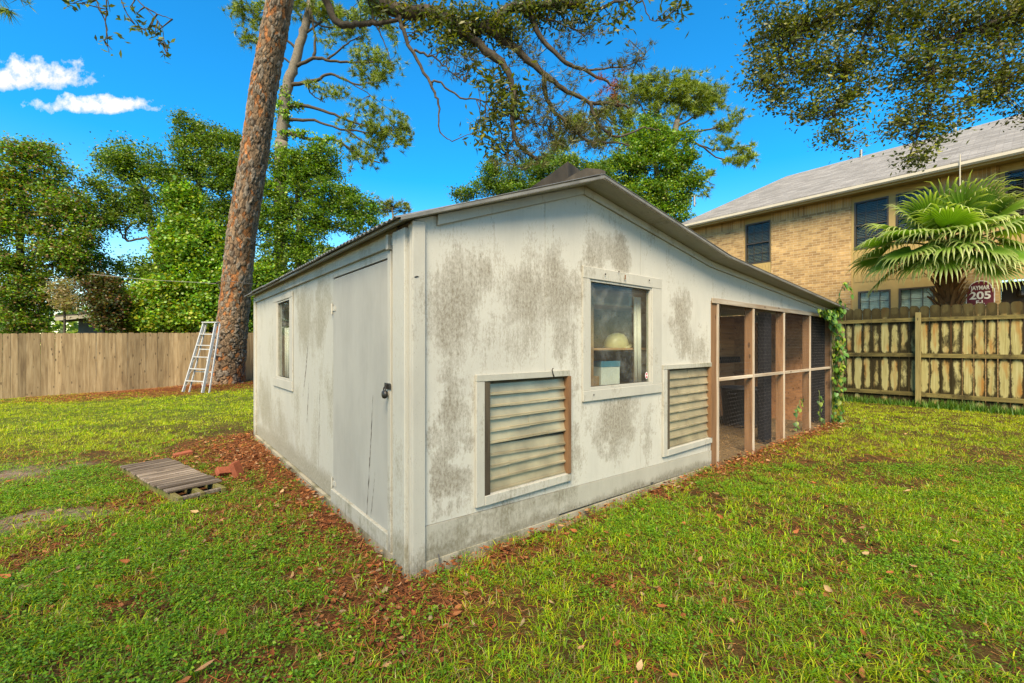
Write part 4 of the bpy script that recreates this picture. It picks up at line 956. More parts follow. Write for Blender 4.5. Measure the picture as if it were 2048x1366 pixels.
def twigs_for(parent, C, pts, n, r=.012, mat='limb', name='twigs'):
    """thin twigs from a limb out to foliage clumps, joined into one part"""
    if not len(C): return
    P = np.array([tuple(p) for p in pts]); mb = MB()
    for c in C[rng.choice(len(C), min(n, len(C)), replace=False)]:
        b = Vector(P[np.argmin(((P-c)**2).sum(1) + rng.uniform(0, .3, len(P)))]); e = Vector(c); m1 = b.lerp(e, .5) + Vector((random.uniform(-1, 1), random.uniform(-1, 1), random.uniform(-.3, 1)))*(e-b).length*.12
        mb.tube([b, m1, e], [r, r*.7, r*.3], 4, False)
    return tag(adopt(mb.build(name, M[mat], None, True), parent), kind='stuff')
OAK = [(.068, .140, .014), (.108, .185, .017), (.042, .094, .012), (.155, .22, .02)]
LIT = [(.085, .185, .014), (.13, .235, .017), (.05, .12, .012), (.19, .26, .02)]
VINE = [(.105, .24, .018), (.07, .17, .016), (.155, .27, .022), (.21, .27, .02)]
def bgtree(name, label, trunk, Y, tr, lobes, nclump, per, cols, L=.13, W=.075, limbs=(), cat='tree', group=None, spread=.2, mat='limb', dep=.85):
    base = at(trunk[0][0], HY + 10, Y); base.z = 0
    e = empty(name, base); tag(e, label, cat, group)
    tp = [Vector((base.x, base.y, -.1))] + pxpath(trunk, Y)
    _, pts = limb(e, tp, tr, tr*.45, 'trunk', mat, .03)
    allp = list(pts)
    for lp, r in limbs: _, q = limb(e, pxpath(lp, Y), r, r*.35, 'limb', mat, .03); allp += q
    pl_ = []
    for l in plobes(lobes, Y, dep):
        pl_.append((l[0], l[1]*.82, l[2]*.82, l[3]*.82, l[4]))
        for _ in range(4):
            q = Vector((random.gauss(0, 1), random.gauss(0, 1), random.gauss(0, 1)+.25)).normalized(); k_ = random.uniform(.22, .42)
            pl_.append((l[0]+Vector((q.x*l[1], q.y*l[2], q.z*l[3]))*random.uniform(.7, 1.02), l[1]*k_, l[2]*k_, l[3]*k_*random.uniform(.6, 1.1), 1.3))
    o, C = crown(e, pl_, int(nclump*2.7), per, L*.80, W*.92, cols, spread=spread*.78); adopt(o, e)
    twigs_for(e, C, allp, 70, .016, mat); return e

# ------------------------------------------------------------------ trees behind the back fence
bgtree('broadleaf_tree', 'yellow-green broadleaf tree filling the corner behind the tan fence', [(40, 560), (45, 400), (50, 330)], 16.2, .16,
       [(20, 320, 75, 55), (75, 345, 55, 45), (60, 410, 95, 60), (-30, 400, 90, 90), (110, 420, 45, 45), (40, 490, 105, 60), (110, 520, 45, 50), (150, 405, 35, 40), (160, 455, 35, 40), (150, 510, 40, 40), (20, 570, 90, 55), (60, 600, 50, 50), (-60, 560, 90, 90), (20, 640, 70, 40), (60, 655, 40, 22)], 900, 34, LIT + [(.2, .13, .05)], .12, .07)
bgtree('oak_tree', 'dark oak with pale crooked limbs and sky gaps behind the fence', [(318, 600), (315, 520), (300, 440), (290, 380)], 17.8, .17,
       [(235, 330, 50, 35), (285, 320, 60, 38), (240, 385, 65, 45), (310, 370, 60, 50), (205, 420, 40, 40), (180, 455, 40, 45), (165, 505, 40, 30), (260, 440, 60, 30), (330, 440, 45, 45), (200, 550, 55, 30), (290, 550, 60, 22), (240, 620, 40, 40), (345, 500, 30, 40), (255, 575, 50, 25), (150, 545, 35, 25), (175, 520, 40, 25), (265, 530, 45, 22)], 560, 30, OAK, .13, .065,
       [([(318, 560), (300, 480), (255, 482), (240, 462)], .07), ([(255, 482), (250, 470), (262, 450), (290, 440)], .05), ([(302, 500), (322, 470), (310, 452), (275, 448)], .06), ([(316, 530), (345, 480), (360, 430)], .06), ([(200, 560), (180, 520), (165, 500)], .04)], mat='palelimb')
bgtree('oak_tree', 'taller oak with loose dark crown rising left of the pine trunk', [(395, 600), (398, 460), (400, 330)], 19.0, .2,
       [(375, 262, 30, 28), (410, 270, 40, 32), (445, 300, 35, 40), (385, 310, 45, 40), (430, 345, 50, 45), (365, 370, 45, 45), (455, 380, 40, 50), (390, 420, 55, 45), (440, 450, 45, 50), (470, 330, 30, 40)], 520, 32, OAK, .12, .065)
bgtree('vine_covered_tree', 'bright green vine-draped tree close behind the tan fence', [(400, 610), (400, 540)], 17.0, .12,
       [(370, 450, 45, 45), (350, 500, 40, 45), (410, 500, 50, 50), (385, 560, 60, 45), (440, 560, 45, 60), (330, 590, 60, 40), (400, 620, 70, 40), (455, 630, 40, 35), (375, 400, 25, 40)], 620, 34, VINE, .13, .11)
bgtree('vine_covered_shrub', 'sprawling yellow-green vine shrub along the top of the tan fence', [(300, 640), (300, 610)], 16.4, .06,
       [(300, 600, 60, 35), (260, 625, 50, 30), (340, 625, 60, 32), (290, 645, 60, 22), (375, 640, 50, 25), (240, 650, 40, 14), (335, 575, 40, 22)], 360, 30, VINE + [(.22, .22, .02)], .13, .11, cat='shrub')
bgtree('oak_tree', 'broad oak hung with vines just right of the pine trunk', [(600, 600), (600, 470), (595, 380)], 19.6, .22,
       [(560, 320, 40, 35), (610, 325, 45, 35), (650, 310, 35, 30), (580, 380, 55, 45), (645, 365, 55, 40), (545, 430, 40, 60), (605, 450, 60, 50), (670, 430, 45, 45), (705, 410, 30, 28), (560, 520, 50, 60), (630, 520, 55, 45), (530, 580, 30, 60), (690, 390, 25, 18), (500, 450, 35, 60), (505, 560, 30, 60), (735, 420, 28, 22), (720, 450, 40, 30)], 760, 36, OAK + LIT[:2], .13, .075, dep=.7)
bgtree('shrub', 'dense green bush between the pine trunk and the shed corner', [(520, 640), (515, 610)], 17.6, .07,
       [(500, 600, 30, 45), (520, 640, 45, 35), (480, 640, 40, 30), (520, 570, 25, 40)], 200, 34, VINE, .12, .09, cat='shrub')
bgtree('dead_palm_shrub', 'bleached straw-coloured fronds standing over the low grey building', [(128, 620), (130, 590)], 15.6, .05,
       [(130, 585, 16, 24), (140, 605, 16, 20)], 45, 26, [(.26, .21, .09), (.20, .20, .06), (.30, .22, .12)], .22, .025, cat='shrub')
bgtree('shrub', 'dark rusty-leaved bush drooping over the fence by the grey building', [(205, 645), (205, 610)], 15.4, .06,
       [(205, 580, 30, 30), (215, 610, 28, 26), (212, 640, 24, 16)], 110, 30, [(.045, .06, .012), (.06, .075, .015), (.12, .06, .02)], .11, .07, cat='shrub')
for k, (px, w, hgt) in enumerate(((10, 60, 30), (60, 50, 22), (480, 35, 20))):
    pass
# trees behind the shed
bgtree('broadleaf_tree', 'rounded bright green tree behind the shed roof beside the brick house', [(1330, 440), (1320, 380), (1310, 320)], 23.0, .24,
       [(1300, 280, 55, 38), (1345, 300, 50, 40), (1270, 310, 50, 35), (1240, 345, 45, 30), (1310, 340, 65, 40), (1370, 350, 35, 45), (1290, 390, 50, 35), (1345, 395, 45, 35), (1225, 375, 30, 25), (1330, 430, 50, 30), (1275, 430, 45, 30)], 640, 36, LIT, .14, .09)
bgtree('broadleaf_tree', 'low olive-green tree peeping over the shed ridge', [(1060, 470), (1055, 400)], 21.0, .15,
       [(1050, 350, 45, 30), (1000, 360, 40, 28), (1100, 345, 45, 28), (960, 378, 28, 20), (925, 388, 22, 16), (1150, 340, 40, 26), (1040, 390, 70, 25), (990, 335, 12, 25), (1190, 350, 35, 30)], 380, 32, OAK, .12, .07)

def far_woods():  # added tree belt that hides the bright horizon in the gaps
    a = rng.uniform(-1.0, 1.0, 2600); r = rng.uniform(46, 60, 2600); C = np.stack([np.sin(a)*r, np.cos(a)*r, np.abs(rng.normal(0, 1, 2600))*1.4 + rng.uniform(0, 3.0, 2600)*(.5+fbm(a*9, a*0, 5))], -1)
    P = (C[:, None, :] + rng.normal(size=(2600, 12, 3))*[.6, .6, .45]).reshape(-1, 3); v, f, c = leaves(P, .5, .34, palette(len(P), OAK)); tag(np_mesh('horizon_screen_woods', v, [f], M['leaf'], c), 'added belt of green woods hiding the bright horizon behind nearer trees', 'woods', None, 'stuff')
far_woods()
# ------------------------------------------------------------------ pines
def needle_puffs(C, n_per, L, cols, base_w=.012, up=.35):
    """brush-like tufts of needles around each centre"""
    m_ = len(C); ax = unit(rng.normal(size=(m_, 3)) + [0, 0, up*2])
    d = unit(rng.normal(size=(m_, n_per, 3)) * .75 + ax[:, None, :]*1.0); Ln = L*rng.uniform(.6, 1.15, (m_, n_per, 1))
    b = C[:, None, :] + d*.02; tip = b + d*Ln - np.array([0, 0, .10])*Ln
    s = unit(np.cross(d, rng.normal(size=(m_, n_per, 3)))) * base_w
    v = np.stack([b - s, b + s, tip], 2).reshape(-1, 3); f = np.arange(m_*n_per*3).reshape(-1, 3)
    ct = rng.uniform(.7, 1.25, (m_, 1)); c = np.repeat(palette(m_*n_per, cols)*np.repeat(ct, n_per, 0), 3, 0)
    return v, f, c
PINE = [(.125, .185, .014), (.165, .225, .017), (.08, .13, .013), (.21, .25, .02)]
def pine(name, label, trunk, Y, tr, limbs, lobes, npuff, cols, L=.30, ivy=None, group=None, nper=26, bw=.014):
    base = at(trunk[0][0], HY + 8, Y); base.z = 0; e = empty(name, base); tag(e, label, 'pine tree', group)
    tp = [Vector((at(trunk[0][0]-4, 600, Y).x, Y, -.1))] + pxpath(trunk, Y); _, pts = limb(e, tp, tr, tr*.5, 'trunk', 'palelimb', .03, 9); allp = list(pts)
    for lp, r in limbs: _, q = limb(e, pxpath(lp, Y), r, r*.3, 'limb', 'limb', .035); allp += q
    P, ci, C = clump_points(plobes(lobes, Y), npuff//5, 5, .22, (.3, 1.05)); v, f, c = needle_puffs(P, nper, L, cols, bw)
    adopt(np_mesh('crown', v, [f], M['needle'], c), e); twigs_for(e, P, allp, 170, .018)
    if ivy:
        o, _ = crown(e, plobes(ivy, Y), 110, 26, .10, .09, VINE, spread=.10, name='ivy'); adopt(o, e)
    return e
pine('pine_tree', 'slender ivy-clad pine with level limbs behind the big trunk', [(562, 330), (564, 274), (572, 184), (588, 132), (603, 77), (612, 46), (622, 0), (630, -60)], 21.0, .30,
     [([(581, 212), (625, 215), (680, 234), (714, 246), (757, 261)], .10), ([(578, 240), (628, 241), (695, 261), (781, 264)], .09), ([(575, 264), (618, 278), (671, 281), (714, 307), (760, 326)], .10), ([(580, 170), (634, 160), (661, 148), (711, 168), (744, 166)], .10),
      ([(590, 132), (628, 117), (671, 123), (726, 126), (775, 123)], .10), ([(628, 117), (631, 77), (625, 31), (632, -20)], .08), ([(655, 118), (695, 86), (720, 72)], .06), ([(661, 148), (690, 160), (740, 190), (752, 198)], .04), ([(610, 165), (625, 190), (650, 205)], .05), ([(695, 261), (740, 290), (775, 300)], .05), ([(605, 70), (650, 40), (700, 20)], .07), ([(598, 100), (545, 60), (500, 20)], .08), ([(590, 130), (530, 95), (495, 75)], .06), ([(612, 40), (670, 55), (740, 40)], .06)],
     [(728, 112, 32, 14), (765, 140, 26, 16), (745, 160, 28, 10), (665, 185, 28, 12), (620, 180, 18, 6), (745, 222, 30, 16), (785, 248, 26, 15), (808, 252, 16, 10), (750, 265, 35, 18), (805, 285, 18, 14), (735, 318, 28, 12), (765, 300, 24, 12), (700, 300, 20, 10), (690, 52, 36, 22), (640, 20, 45, 25), (740, 30, 30, 22), (700, 70, 22, 10), (770, 120, 24, 12), (720, 135, 24, 8), (700, 240, 20, 10), (790, 275, 24, 12), (690, 285, 18, 8), (495, 70, 22, 16), (515, 30, 30, 22), (480, 20, 22, 14), (575, 5, 35, 20), (650, 85, 16, 8), (780, 60, 18, 14)], 1350, PINE, .30,
     [(566, 250, 12, 26), (569, 215, 11, 26), (572, 185, 9, 20), (562, 275, 9, 10), (600, 268, 22, 6), (600, 213, 20, 5), (650, 280, 24, 6)])
pine('pine_tree', 'round-crowned pine with open grey limbs behind the bright green tree', [(1325, 420), (1338, 330), (1350, 260), (1355, 240)], 29.0, .34,
     [([(1345, 290), (1352, 250), (1362, 215), (1358, 190)], .12), ([(1350, 255), (1385, 235), (1420, 210)], .10), ([(1348, 265), (1400, 262), (1450, 250), (1470, 240)], .09), ([(1345, 290), (1300, 240), (1275, 200)], .10), ([(1340, 300), (1250, 260), (1200, 230)], .09), ([(1345, 280), (1400, 290), (1440, 318), (1490, 310)], .09), ([(1400, 292), (1440, 300), (1500, 290)], .06), ([(1345, 320), (1390, 350), (1430, 370)], .07), ([(1300, 240), (1330, 200), (1335, 175)], .06), ([(1390, 340), (1400, 370), (1415, 390)], .05), ([(1250, 260), (1170, 250), (1130, 260)], .06)],
     [(1270, 170, 40, 14), (1320, 160, 40, 12), (1370, 165, 40, 14), (1420, 185, 35, 20), (1435, 205, 25, 14), (1300, 190, 40, 16), (1365, 200, 40, 16), (1250, 195, 35, 16), (1400, 220, 36, 14), (1225, 225, 30, 16), (1180, 240, 26, 16), (1330, 225, 40, 14), (1465, 240, 20, 18), (1455, 258, 24, 12), (1445, 290, 26, 14), (1490, 300, 24, 16), (1505, 318, 10, 10), (1470, 320, 28, 12), (1420, 350, 16, 10), (1412, 385, 14, 10), (1150, 250, 25, 20), (1200, 270, 35, 20), (1120, 280, 30, 18), (1250, 240, 35, 20), (1110, 320, 40, 16), (1290, 250, 20, 12), (1340, 185, 60, 20), (1390, 200, 45, 22)], 1900, PINE, .40, None, None, 26, .018)
pine('pine_tree', 'small distant pine crown peeping over the shed eave', [(785, 470), (785, 415)], 34.0, .12, [], [(785, 412, 32, 13), (765, 420, 20, 10), (808, 418, 16, 8)], 110, [(.16, .18, .02), (.12, .15, .015)], .4, None, None, 26, .018)

# ------------------------------------------------------------------ the big leaning pine: plated bark as real relief
bp = yard_empty('pine_tree', *gnd(452, 772), 0); tag(bp, 'huge leaning pine trunk with orange plated bark behind the shed', 'pine tree')
axis = [(452, 776, 15.0), (461, 690, 14.75), (470, 600, 14.45), (483, 470, 14.0), (509, 310, 13.4), (528, 172, 12.9), (554, 34, 12.4), (580, -110, 11.9), (612, -300, 11.3), (640, -480, 10.8)]
AP = [np.array(at(*p)) for p in axis]
def trunk_mesh():
    nr, na = 640, 150; S = np.linspace(0, 1, nr)**1.15; key = np.linspace(0, 1, len(AP)); C = np.stack([np.interp(S, key, [a[i] for a in AP]) for i in range(3)], 1)
    arc = np.concatenate([[0], np.cumsum(np.linalg.norm(np.diff(C, axis=0), axis=1))]); tot = arc[-1]
    rad = .478 - .012*arc + .36*np.exp(-arc/.28) * .55
    d = unit(np.gradient(C, axis=0)); a = unit(np.cross(d, [0, 1, 0])); b = np.cross(d, a)
    th = np.linspace(0, 2*np.pi, na, endpoint=False)
    ww = th*.46; SS, TT = np.meshgrid(arc, ww, indexing='ij'); per = 2*np.pi*.46
    # Worley plates on the unrolled bark, stretched along the trunk
    ns = int(tot*per/(.095*.15)); sx = rng.uniform(0, tot, ns); sy = rng.uniform(0, per, ns)
    p = np.stack([(SS + .06*(fbm(SS*11, TT*11, 2, 4)-.5)*2).ravel()/1.7, (TT + .055*(fbm(SS*11+50, TT*11, 3, 4)-.5)*2).ravel()], 1)
    F1 = np.full(len(p), 9.); F2 = np.full(len(p), 9.); ID = np.zeros(len(p), int)
    order = np.argsort(sx); sx = sx[order]; sy = sy[order]
    for r0 in range(0, nr, 8):
        sl_ = slice(r0*na, min(nr, r0+8)*na); q = p[sl_]; lo, hi = (q[:, 0].min()*1.7-.6), (q[:, 0].max()*1.7+.6)
        m_ = np.where((sx > lo) & (sx < hi))[0]; dx = q[:, None, 0]-sx[None, m_]/1.7; dy = np.abs(q[:, None, 1]-sy[None, m_]); dy = np.minimum(dy, per-dy)
        D = np.hypot(dx, dy); i2 = np.argpartition(D, 1, axis=1)[:, :2]; dd = np.take_along_axis(D, i2, 1); sw = dd[:, 0] > dd[:, 1]
        F1[sl_] = np.minimum(dd[:, 0], dd[:, 1]); F2[sl_] = np.maximum(dd[:, 0], dd[:, 1]); ID[sl_] = m_[np.where(sw, i2[:, 1], i2[:, 0])]
    e = np.clip((F2-F1)/.028, 0, 1); pl = rng.uniform(0, 1, ns)[ID]; layer = fbm(p[:, 0]*26, p[:, 1]*40, 8, 4)
    low = np.clip(1.4-SS.ravel()/3.0, .35, 1.0)
    disp = (.046*np.sqrt(e)*low + .034*(pl-.5)*e + .026*(layer-.5))
    flare = 1 + .16*np.exp(-SS/.22)*np.sin(TT/.46*5+1.0) ; R_ = (rad[:, None]*flare) + disp.reshape(nr, na) - .02
    P = C[:, None, :] + R_[..., None]*(np.cos(th)[None, :, None]*a[:, None, :] + np.sin(th)[None, :, None]*b[:, None, :])
    orange = np.array([.27, .11, .042]); tan = np.array([.18, .118, .072]); grey = np.array([.165, .132, .10]); dark = np.array([.024, .015, .010])
    om = np.clip((fbm(SS.ravel()*.9, TT.ravel()*1.6+3, 31)-.42)*5, 0, 1)
    c = np.where((pl < .26*(.35+om))[:, None], orange, np.where((pl < .66)[:, None], tan, grey)) * (.75+.5*rng.uniform(0, 1, ns)[ID])[:, None]
    c = c*(.45+1.1*layer)[:, None]; k = np.clip(e*1.7, 0, 1)[:, None]; c = dark*(1-k) + c*k
    idx = np.arange(nr*na).reshape(nr, na); f = np.stack([idx[:-1], np.roll(idx[:-1], -1, 1), np.roll(idx[1:], -1, 1), idx[1:]], -1).reshape(-1, 4)
    m, t, out = new_mat('pine_bark'); v, _ = objvec(t, False); ca = N(t, 'ShaderNodeAttribute', attribute_name='Col'); n1 = noise(t, mapping(t, v, (30, 30, 18)), 1.0, 6, .7)
    bsdf(t, out, mix(t, 1.0, ca.outputs['Color'], ramp(t, n1, [(.3, (.6,)*3), (.7, (1.35,)*3)]), 'MULTIPLY'), .9, .12, 0, n1, .5, .012)
    return adopt(np_mesh('trunk', P.reshape(-1, 3), [f], m, c, smooth=True), bp)
trunk_mesh()
topP = Vector(AP[-1])
for k in range(9):
    a = k*2.4; q = topP - Vector((0, 0, 0.6*(k % 4))); L_ = 2.2+random.random()*1.2
    limb(bp, [q, q+Vector((math.cos(a), math.sin(a), .35))*L_*.5, q+Vector((math.cos(a), math.sin(a), .22))*L_], .10, .03)
P, ci, C = clump_points([(topP+Vector((math.cos(k*2.4)*2.4, math.sin(k*2.4)*2.4, 1.2+.5*(k % 3))), 1.2, 1.2, .8) for k in range(9)], 70, 5, .25)
v, f, c = needle_puffs(P, 26, .32, PINE, .016); adopt(np_mesh('crown', v, [f], M['needle'], c), bp)
# wire tied round the trunk
gw = empty('clothesline', at(440, 566, 14.0)); tag(gw, 'thin wire line tied round the big pine trunk', 'wire')
cc = at(473, 568, 14.35); ring = [cc + Vector((math.cos(a)*.56, math.sin(a)*.56, .02*math.sin(a*3))) for a in np.linspace(0, 2*math.pi, 20)]
adopt(MB().tube(ring, .011, 5).build('loop', M['wire'], None), gw)
adopt(MB().tube([ring[10], at(400, 565, 14.2), at(300, 560, 14.0), at(180, 548, 13.5)], .007, 5).build('line', M['wire'], None), gw)
adopt(MB().tube([ring[10], at(441, 580, 13.85), at(439, 600, 13.85)], .008, 5).build('tail', M['wire'], None), gw)

# ------------------------------------------------------------------ overhanging trees
ov = empty('oak_tree', (-3.0, -2.2, 0)); tag(ov, 'gnarled oak whose long limbs sweep above the shed roof', 'oak tree')
limb(ov, [(-3.0, -2.2, -.1), (-2.9, -2.0, 2.2), (-2.7, -1.4, 4.4)], .38, .30, 'trunk', 'limb', .02, 12)
OY = 5.8
LB_ = [([(700, -90, 5.4), (757, 0), (818, 25), (864, 25), (910, 55), (960, 92), (1012, 135), (1027, 185), (1030, 277), (1075, 320)], .115, .020), ([(864, 25), (926, 50), (972, 52), (1018, 18), (1080, 12), (1150, 8), (1172, -6)], .085, .045),
       ([(972, 52), (1018, 86), (1080, 141), (1126, 177), (1180, 203), (1238, 209), (1260, 215)], .060, .010), ([(1040, 16), (1061, 26), (1080, 71), (1132, 126), (1174, 142), (1222, 168), (1240, 175)], .050, .010), ([(1090, 151), (1093, 200), (1126, 242), (1174, 280), (1222, 284), (1260, 290)], .036, .008),
       ([(1180, 206), (1200, 251), (1232, 274), (1287, 255), (1320, 262)], .026, .006), ([(800, 30), (806, 61), (827, 108), (861, 169), (877, 209), (877, 258), (904, 283)], .036, .005), ([(827, 101), (864, 114), (892, 135), (930, 165)], .018, .006), ([(861, 169), (874, 163), (920, 194), (972, 203), (1000, 210)], .018, .005),
       ([(640, -60, 5.6), (655, 10), (680, 50), (720, 47), (760, 46), (795, 40)], .060, .024), ([(735, -10), (747, 40), (766, 80), (787, 135)], .018, .004), ([(1280, -20), (1296, 35), (1328, 42)], .010, .004), ([(1132, 126), (1180, 140), (1250, 132), (1290, 110)], .020, .005), ([(1027, 235), (1060, 245), (1100, 255)], .014, .004), ([(1018, 18), (1060, 30), (1120, 45), (1170, 70)], .02, .005), ([(1030, 277), (1015, 300), (1020, 325), (1050, 340)], .014, .004), ([(1150, 8), (1180, 22), (1230, 5), (1290, -10)], .03, .01)]
mainp = [(-2.7, -1.4, 4.4), (-2.6, 1.2, 5.6), (-2.45, 3.6, 6.4), tuple(at(700, -90, 5.4))]
limb(ov, mainp, .20, .125, 'limb', 'limb', .02, 10)
limb(ov, [(-2.45, 3.6, 6.4), (-2.5, 4.8, 6.5), tuple(at(640, -60, 5.6))], .09, .062, 'limb', 'limb', .01)
allp = []
for lp, r0, r1 in LB_: _, q = limb(ov, pxpath(lp, OY), r0, r1, 'limb', 'limb', .014, 8); allp += q
LAUREL = [(.055, .078, .010), (.085, .11, .012), (.034, .052, .009), (.14, .145, .016)]
def sprays(parent, lobes, nclump, per, L, W, cols, spread, pts, ntw, name='foliage'):
    o, C = crown(parent, lobes, nclump, per, L, W, cols, spread=spread, up=.15, name=name, shell=(.1, 1.0)); adopt(o, parent); twigs_for(parent, C, pts, ntw, .008); return C
sprays(ov, plobes([(890, 35, 40, 30), (930, 60, 45, 35), (975, 40, 45, 32), (1010, 70, 40, 30), (1060, 25, 50, 25), (1120, 20, 45, 25), (1170, 30, 30, 25), (850, 55, 25, 18), (820, 15, 40, 18), (900, 85, 30, 25)], OY, 1.2), 330, 17, .075, .028, LAUREL, .09, allp, 220)
sprays(ov, plobes([(985, 150, 25, 30), (1000, 190, 30, 35), (1015, 225, 30, 35), (985, 240, 30, 30), (960, 280, 20, 18), (1000, 285, 25, 25), (940, 145, 20, 20), (1045, 190, 16, 40), (1240, 25, 30, 20), (1235, 45, 15, 10), (1345, 20, 30, 18), (760, 25, 30, 22)], OY, 1.2), 135, 10, .115, .034, LAUREL, .10, allp, 110)
# stiff needle-like tufts along the outer twigs
P, ci, C = clump_points(plobes([(905, 140, 20, 16), (1080, 190, 40, 30), (1110, 240, 40, 30), (1060, 265, 40, 30), (1150, 250, 40, 25), (1100, 290, 40, 20), (1190, 235, 40, 25), (1230, 200, 40, 25), (1280, 115, 32, 26), (1240, 140, 30, 16), (1130, 80, 30, 25), (1150, 160, 30, 20), (1060, 120, 30, 25), (1210, 285, 40, 18), (1010, 320, 25, 20), (1060, 320, 30, 18), (1050, 80, 25, 20), (950, 120, 25, 20), (1180, 70, 20, 20), (1130, 275, 40, 25), (1080, 230, 35, 25), (1170, 270, 40, 20), (1030, 300, 30, 20)], OY, 1.2), 330, 2, .09, (.1, 1.0))
v, f, c = needle_puffs(P, 16, .095, [(.085, .095, .014), (.06, .068, .012), (.12, .12, .018), (.07, .055, .02)], .0042, .2); adopt(np_mesh('tufts', v, [f], M['needle'], c), ov); twigs_for(ov, P, allp, 330, .006)
P, ci, C = clump_points(plobes([(1230, 175, 20, 14), (1215, 195, 18, 10), (1245, 160, 12, 10)], OY), 8, 3, .05, (.1, 1.0)); v, f, c = needle_puffs(P, 18, .10, [(.26, .075, .018), (.20, .06, .016)], .004, .1); adopt(np_mesh('dead_needles', v, [f], M['needle'], c), ov)
# unseen crown behind the camera, placed to shade the near lawn
hi = [((-2.8, -6.6, 8.4), 2.0, 1.7, 1.0), ((-.2, -6.9, 8.8), 1.9, 1.6, 1.0), ((-5.0, -6.4, 8.2), 1.8, 1.6, .9), ((-3.6, -9.0, 8.0), 1.8, 1.6, 1.0), ((-.8, -9.6, 8.4), 1.8, 1.6, 1.0), ((2.4, -7.2, 8.8), 1.7, 1.5, .9), ((4.6, -7.4, 8.4), 1.5, 1.4, .9)]
o, C = crown(ov, [(Vector(a), b_, c_2, d_) for a, b_, c_2, d_ in hi], 210, 36, .17, .095, OAK, spread=.26); adopt(o, ov)
limb(ov, [(-2.7, -1.4, 4.4), (-2.6, -3.0, 6.6), (-2.6, -5.4, 8.0), (-2.2, -8.0, 8.8)], .2, .05)
# twig entering at the top left
tw = [([(175, -40), (205, 30), (215, 70), (208, 80)], 4.6), ([(215, -30), (212, 60), (218, 105)], 4.6), ([(235, -20), (262, 40), (290, 60)], 4.6), ([(250, -30), (290, 15), (320, 50), (335, 110)], 4.6), ([(290, 15), (320, 30), (345, 38)], 4.6)]
tp_ = []
for lp, yy in tw: _, q = limb(ov, pxpath(lp, yy), .008, .0025, 'twig', 'limb', .006, 5); tp_ += q
limb(ov, [(-2.45, 3.6, 6.4), tuple(at(400, -180, 4.6)), tuple(at(250, -90, 4.6)), tuple(at(215, -35, 4.6))], .05, .012, 'limb')
sprays(ov, plobes([(205, 20, 18, 14), (213, 75, 12, 18), (218, 102, 10, 8), (275, 52, 26, 14), (300, 65, 26, 16), (320, 85, 14, 16), (328, 112, 14, 12), (150, 5, 30, 6), (125, 5, 10, 8), (265, 25, 14, 10)], 4.6), 40, 4, .075, .034, LAUREL, .05, tp_, 30, 'foliage')
P, ci, C = clump_points(plobes([(5, 22, 12, 8), (22, 2, 14, 6), (45, 2, 12, 4)], 6.0), 6, 2, .05, (.1, 1.0)); v, f, c = needle_puffs(P, 22, .16, PINE, .005, -.2); adopt(np_mesh('tufts', v, [f], M['needle'], c), ov)

lo = empty('live_oak', (8.6, -1.2, 0)); tag(lo, 'live oak spray of small dark leaves hanging above the brick house', 'oak tree')
limb(lo, [(8.6, -1.2, -.1), (8.6, -1.0, 2.6), (8.4, .2, 4.8)], .36, .26, 'trunk', 'limb', .02, 12)
allp = []
limb(lo, [(8.4, .2, 4.8), (8.6, 3.6, 6.6), tuple(at(2120, -60, 7.0))], .2, .09)
for lp, r0, r1 in (([(2120, -60), (2048, 10), (1990, 45), (1920, 70), (1860, 110)], .08, .02), ([(2048, 10), (1900, -40), (1760, -10), (1640, 40), (1560, 110), (1520, 170)], .05, .01), ([(1860, 110), (1870, 180), (1840, 260), (1820, 310)], .022, .006), ([(1760, -10), (1720, 90), (1690, 160), (1670, 230), (1680, 280)], .024, .006), ([(1990, 45), (2010, 130), (2000, 190)], .02, .006), ([(1920, 70), (1900, 150), (1885, 215)], .02, .006)):
    _, q = limb(lo, pxpath(lp, 7.0), r0, r1, 'limb', 'limb', .015, 7); allp += q
sprays(lo, plobes([(1550, 60, 45, 60), (1520, 15, 30, 18), (1620, 40, 70, 50), (1720, 30, 80, 50), (1830, 30, 80, 50), (1940, 40, 80, 50), (2040, 40, 70, 60), (1530, 140, 35, 40), (1515, 165, 25, 25), (1600, 140, 50, 50), (1680, 130, 50, 50), (1560, 195, 40, 18), (1630, 210, 40, 35), (1690, 210, 35, 30), (1670, 265, 30, 25), (1700, 285, 25, 12), (1760, 100, 40, 40), (1830, 130, 45, 50), (1840, 210, 45, 45), (1790, 250, 30, 30), (1860, 265, 35, 30), (1835, 315, 35, 22), (1900, 250, 22, 18), (1890, 130, 40, 50), (1960, 130, 45, 50), (1990, 190, 40, 28), (2035, 150, 40, 60), (2050, 230, 25, 22), (1935, 200, 20, 22), (1730, 180, 25, 30)], 7.0, 1.3), 1100, 25, .072, .032, [(.060, .080, .010), (.09, .11, .012), (.038, .052, .009), (.15, .155, .016)], .105, allp, 900)
o, C = crown(lo, [(Vector(a), b_, c_2, d_) for a, b_, c_2, d_ in (((8.2, -3.5, 8.2), 1.7, 1.5, 1.0), ((6.6, -6.6, 7.8), 1.5, 1.4, .9), ((9.8, -4.8, 7.6), 1.7, 1.5, .9), ((8.4, -6.8, 7.6), 1.7, 1.5, .9))], 150, 34, .15, .08, OAK, spread=.25); adopt(o, lo)  # live oak crown out of view, placed for foreground shade

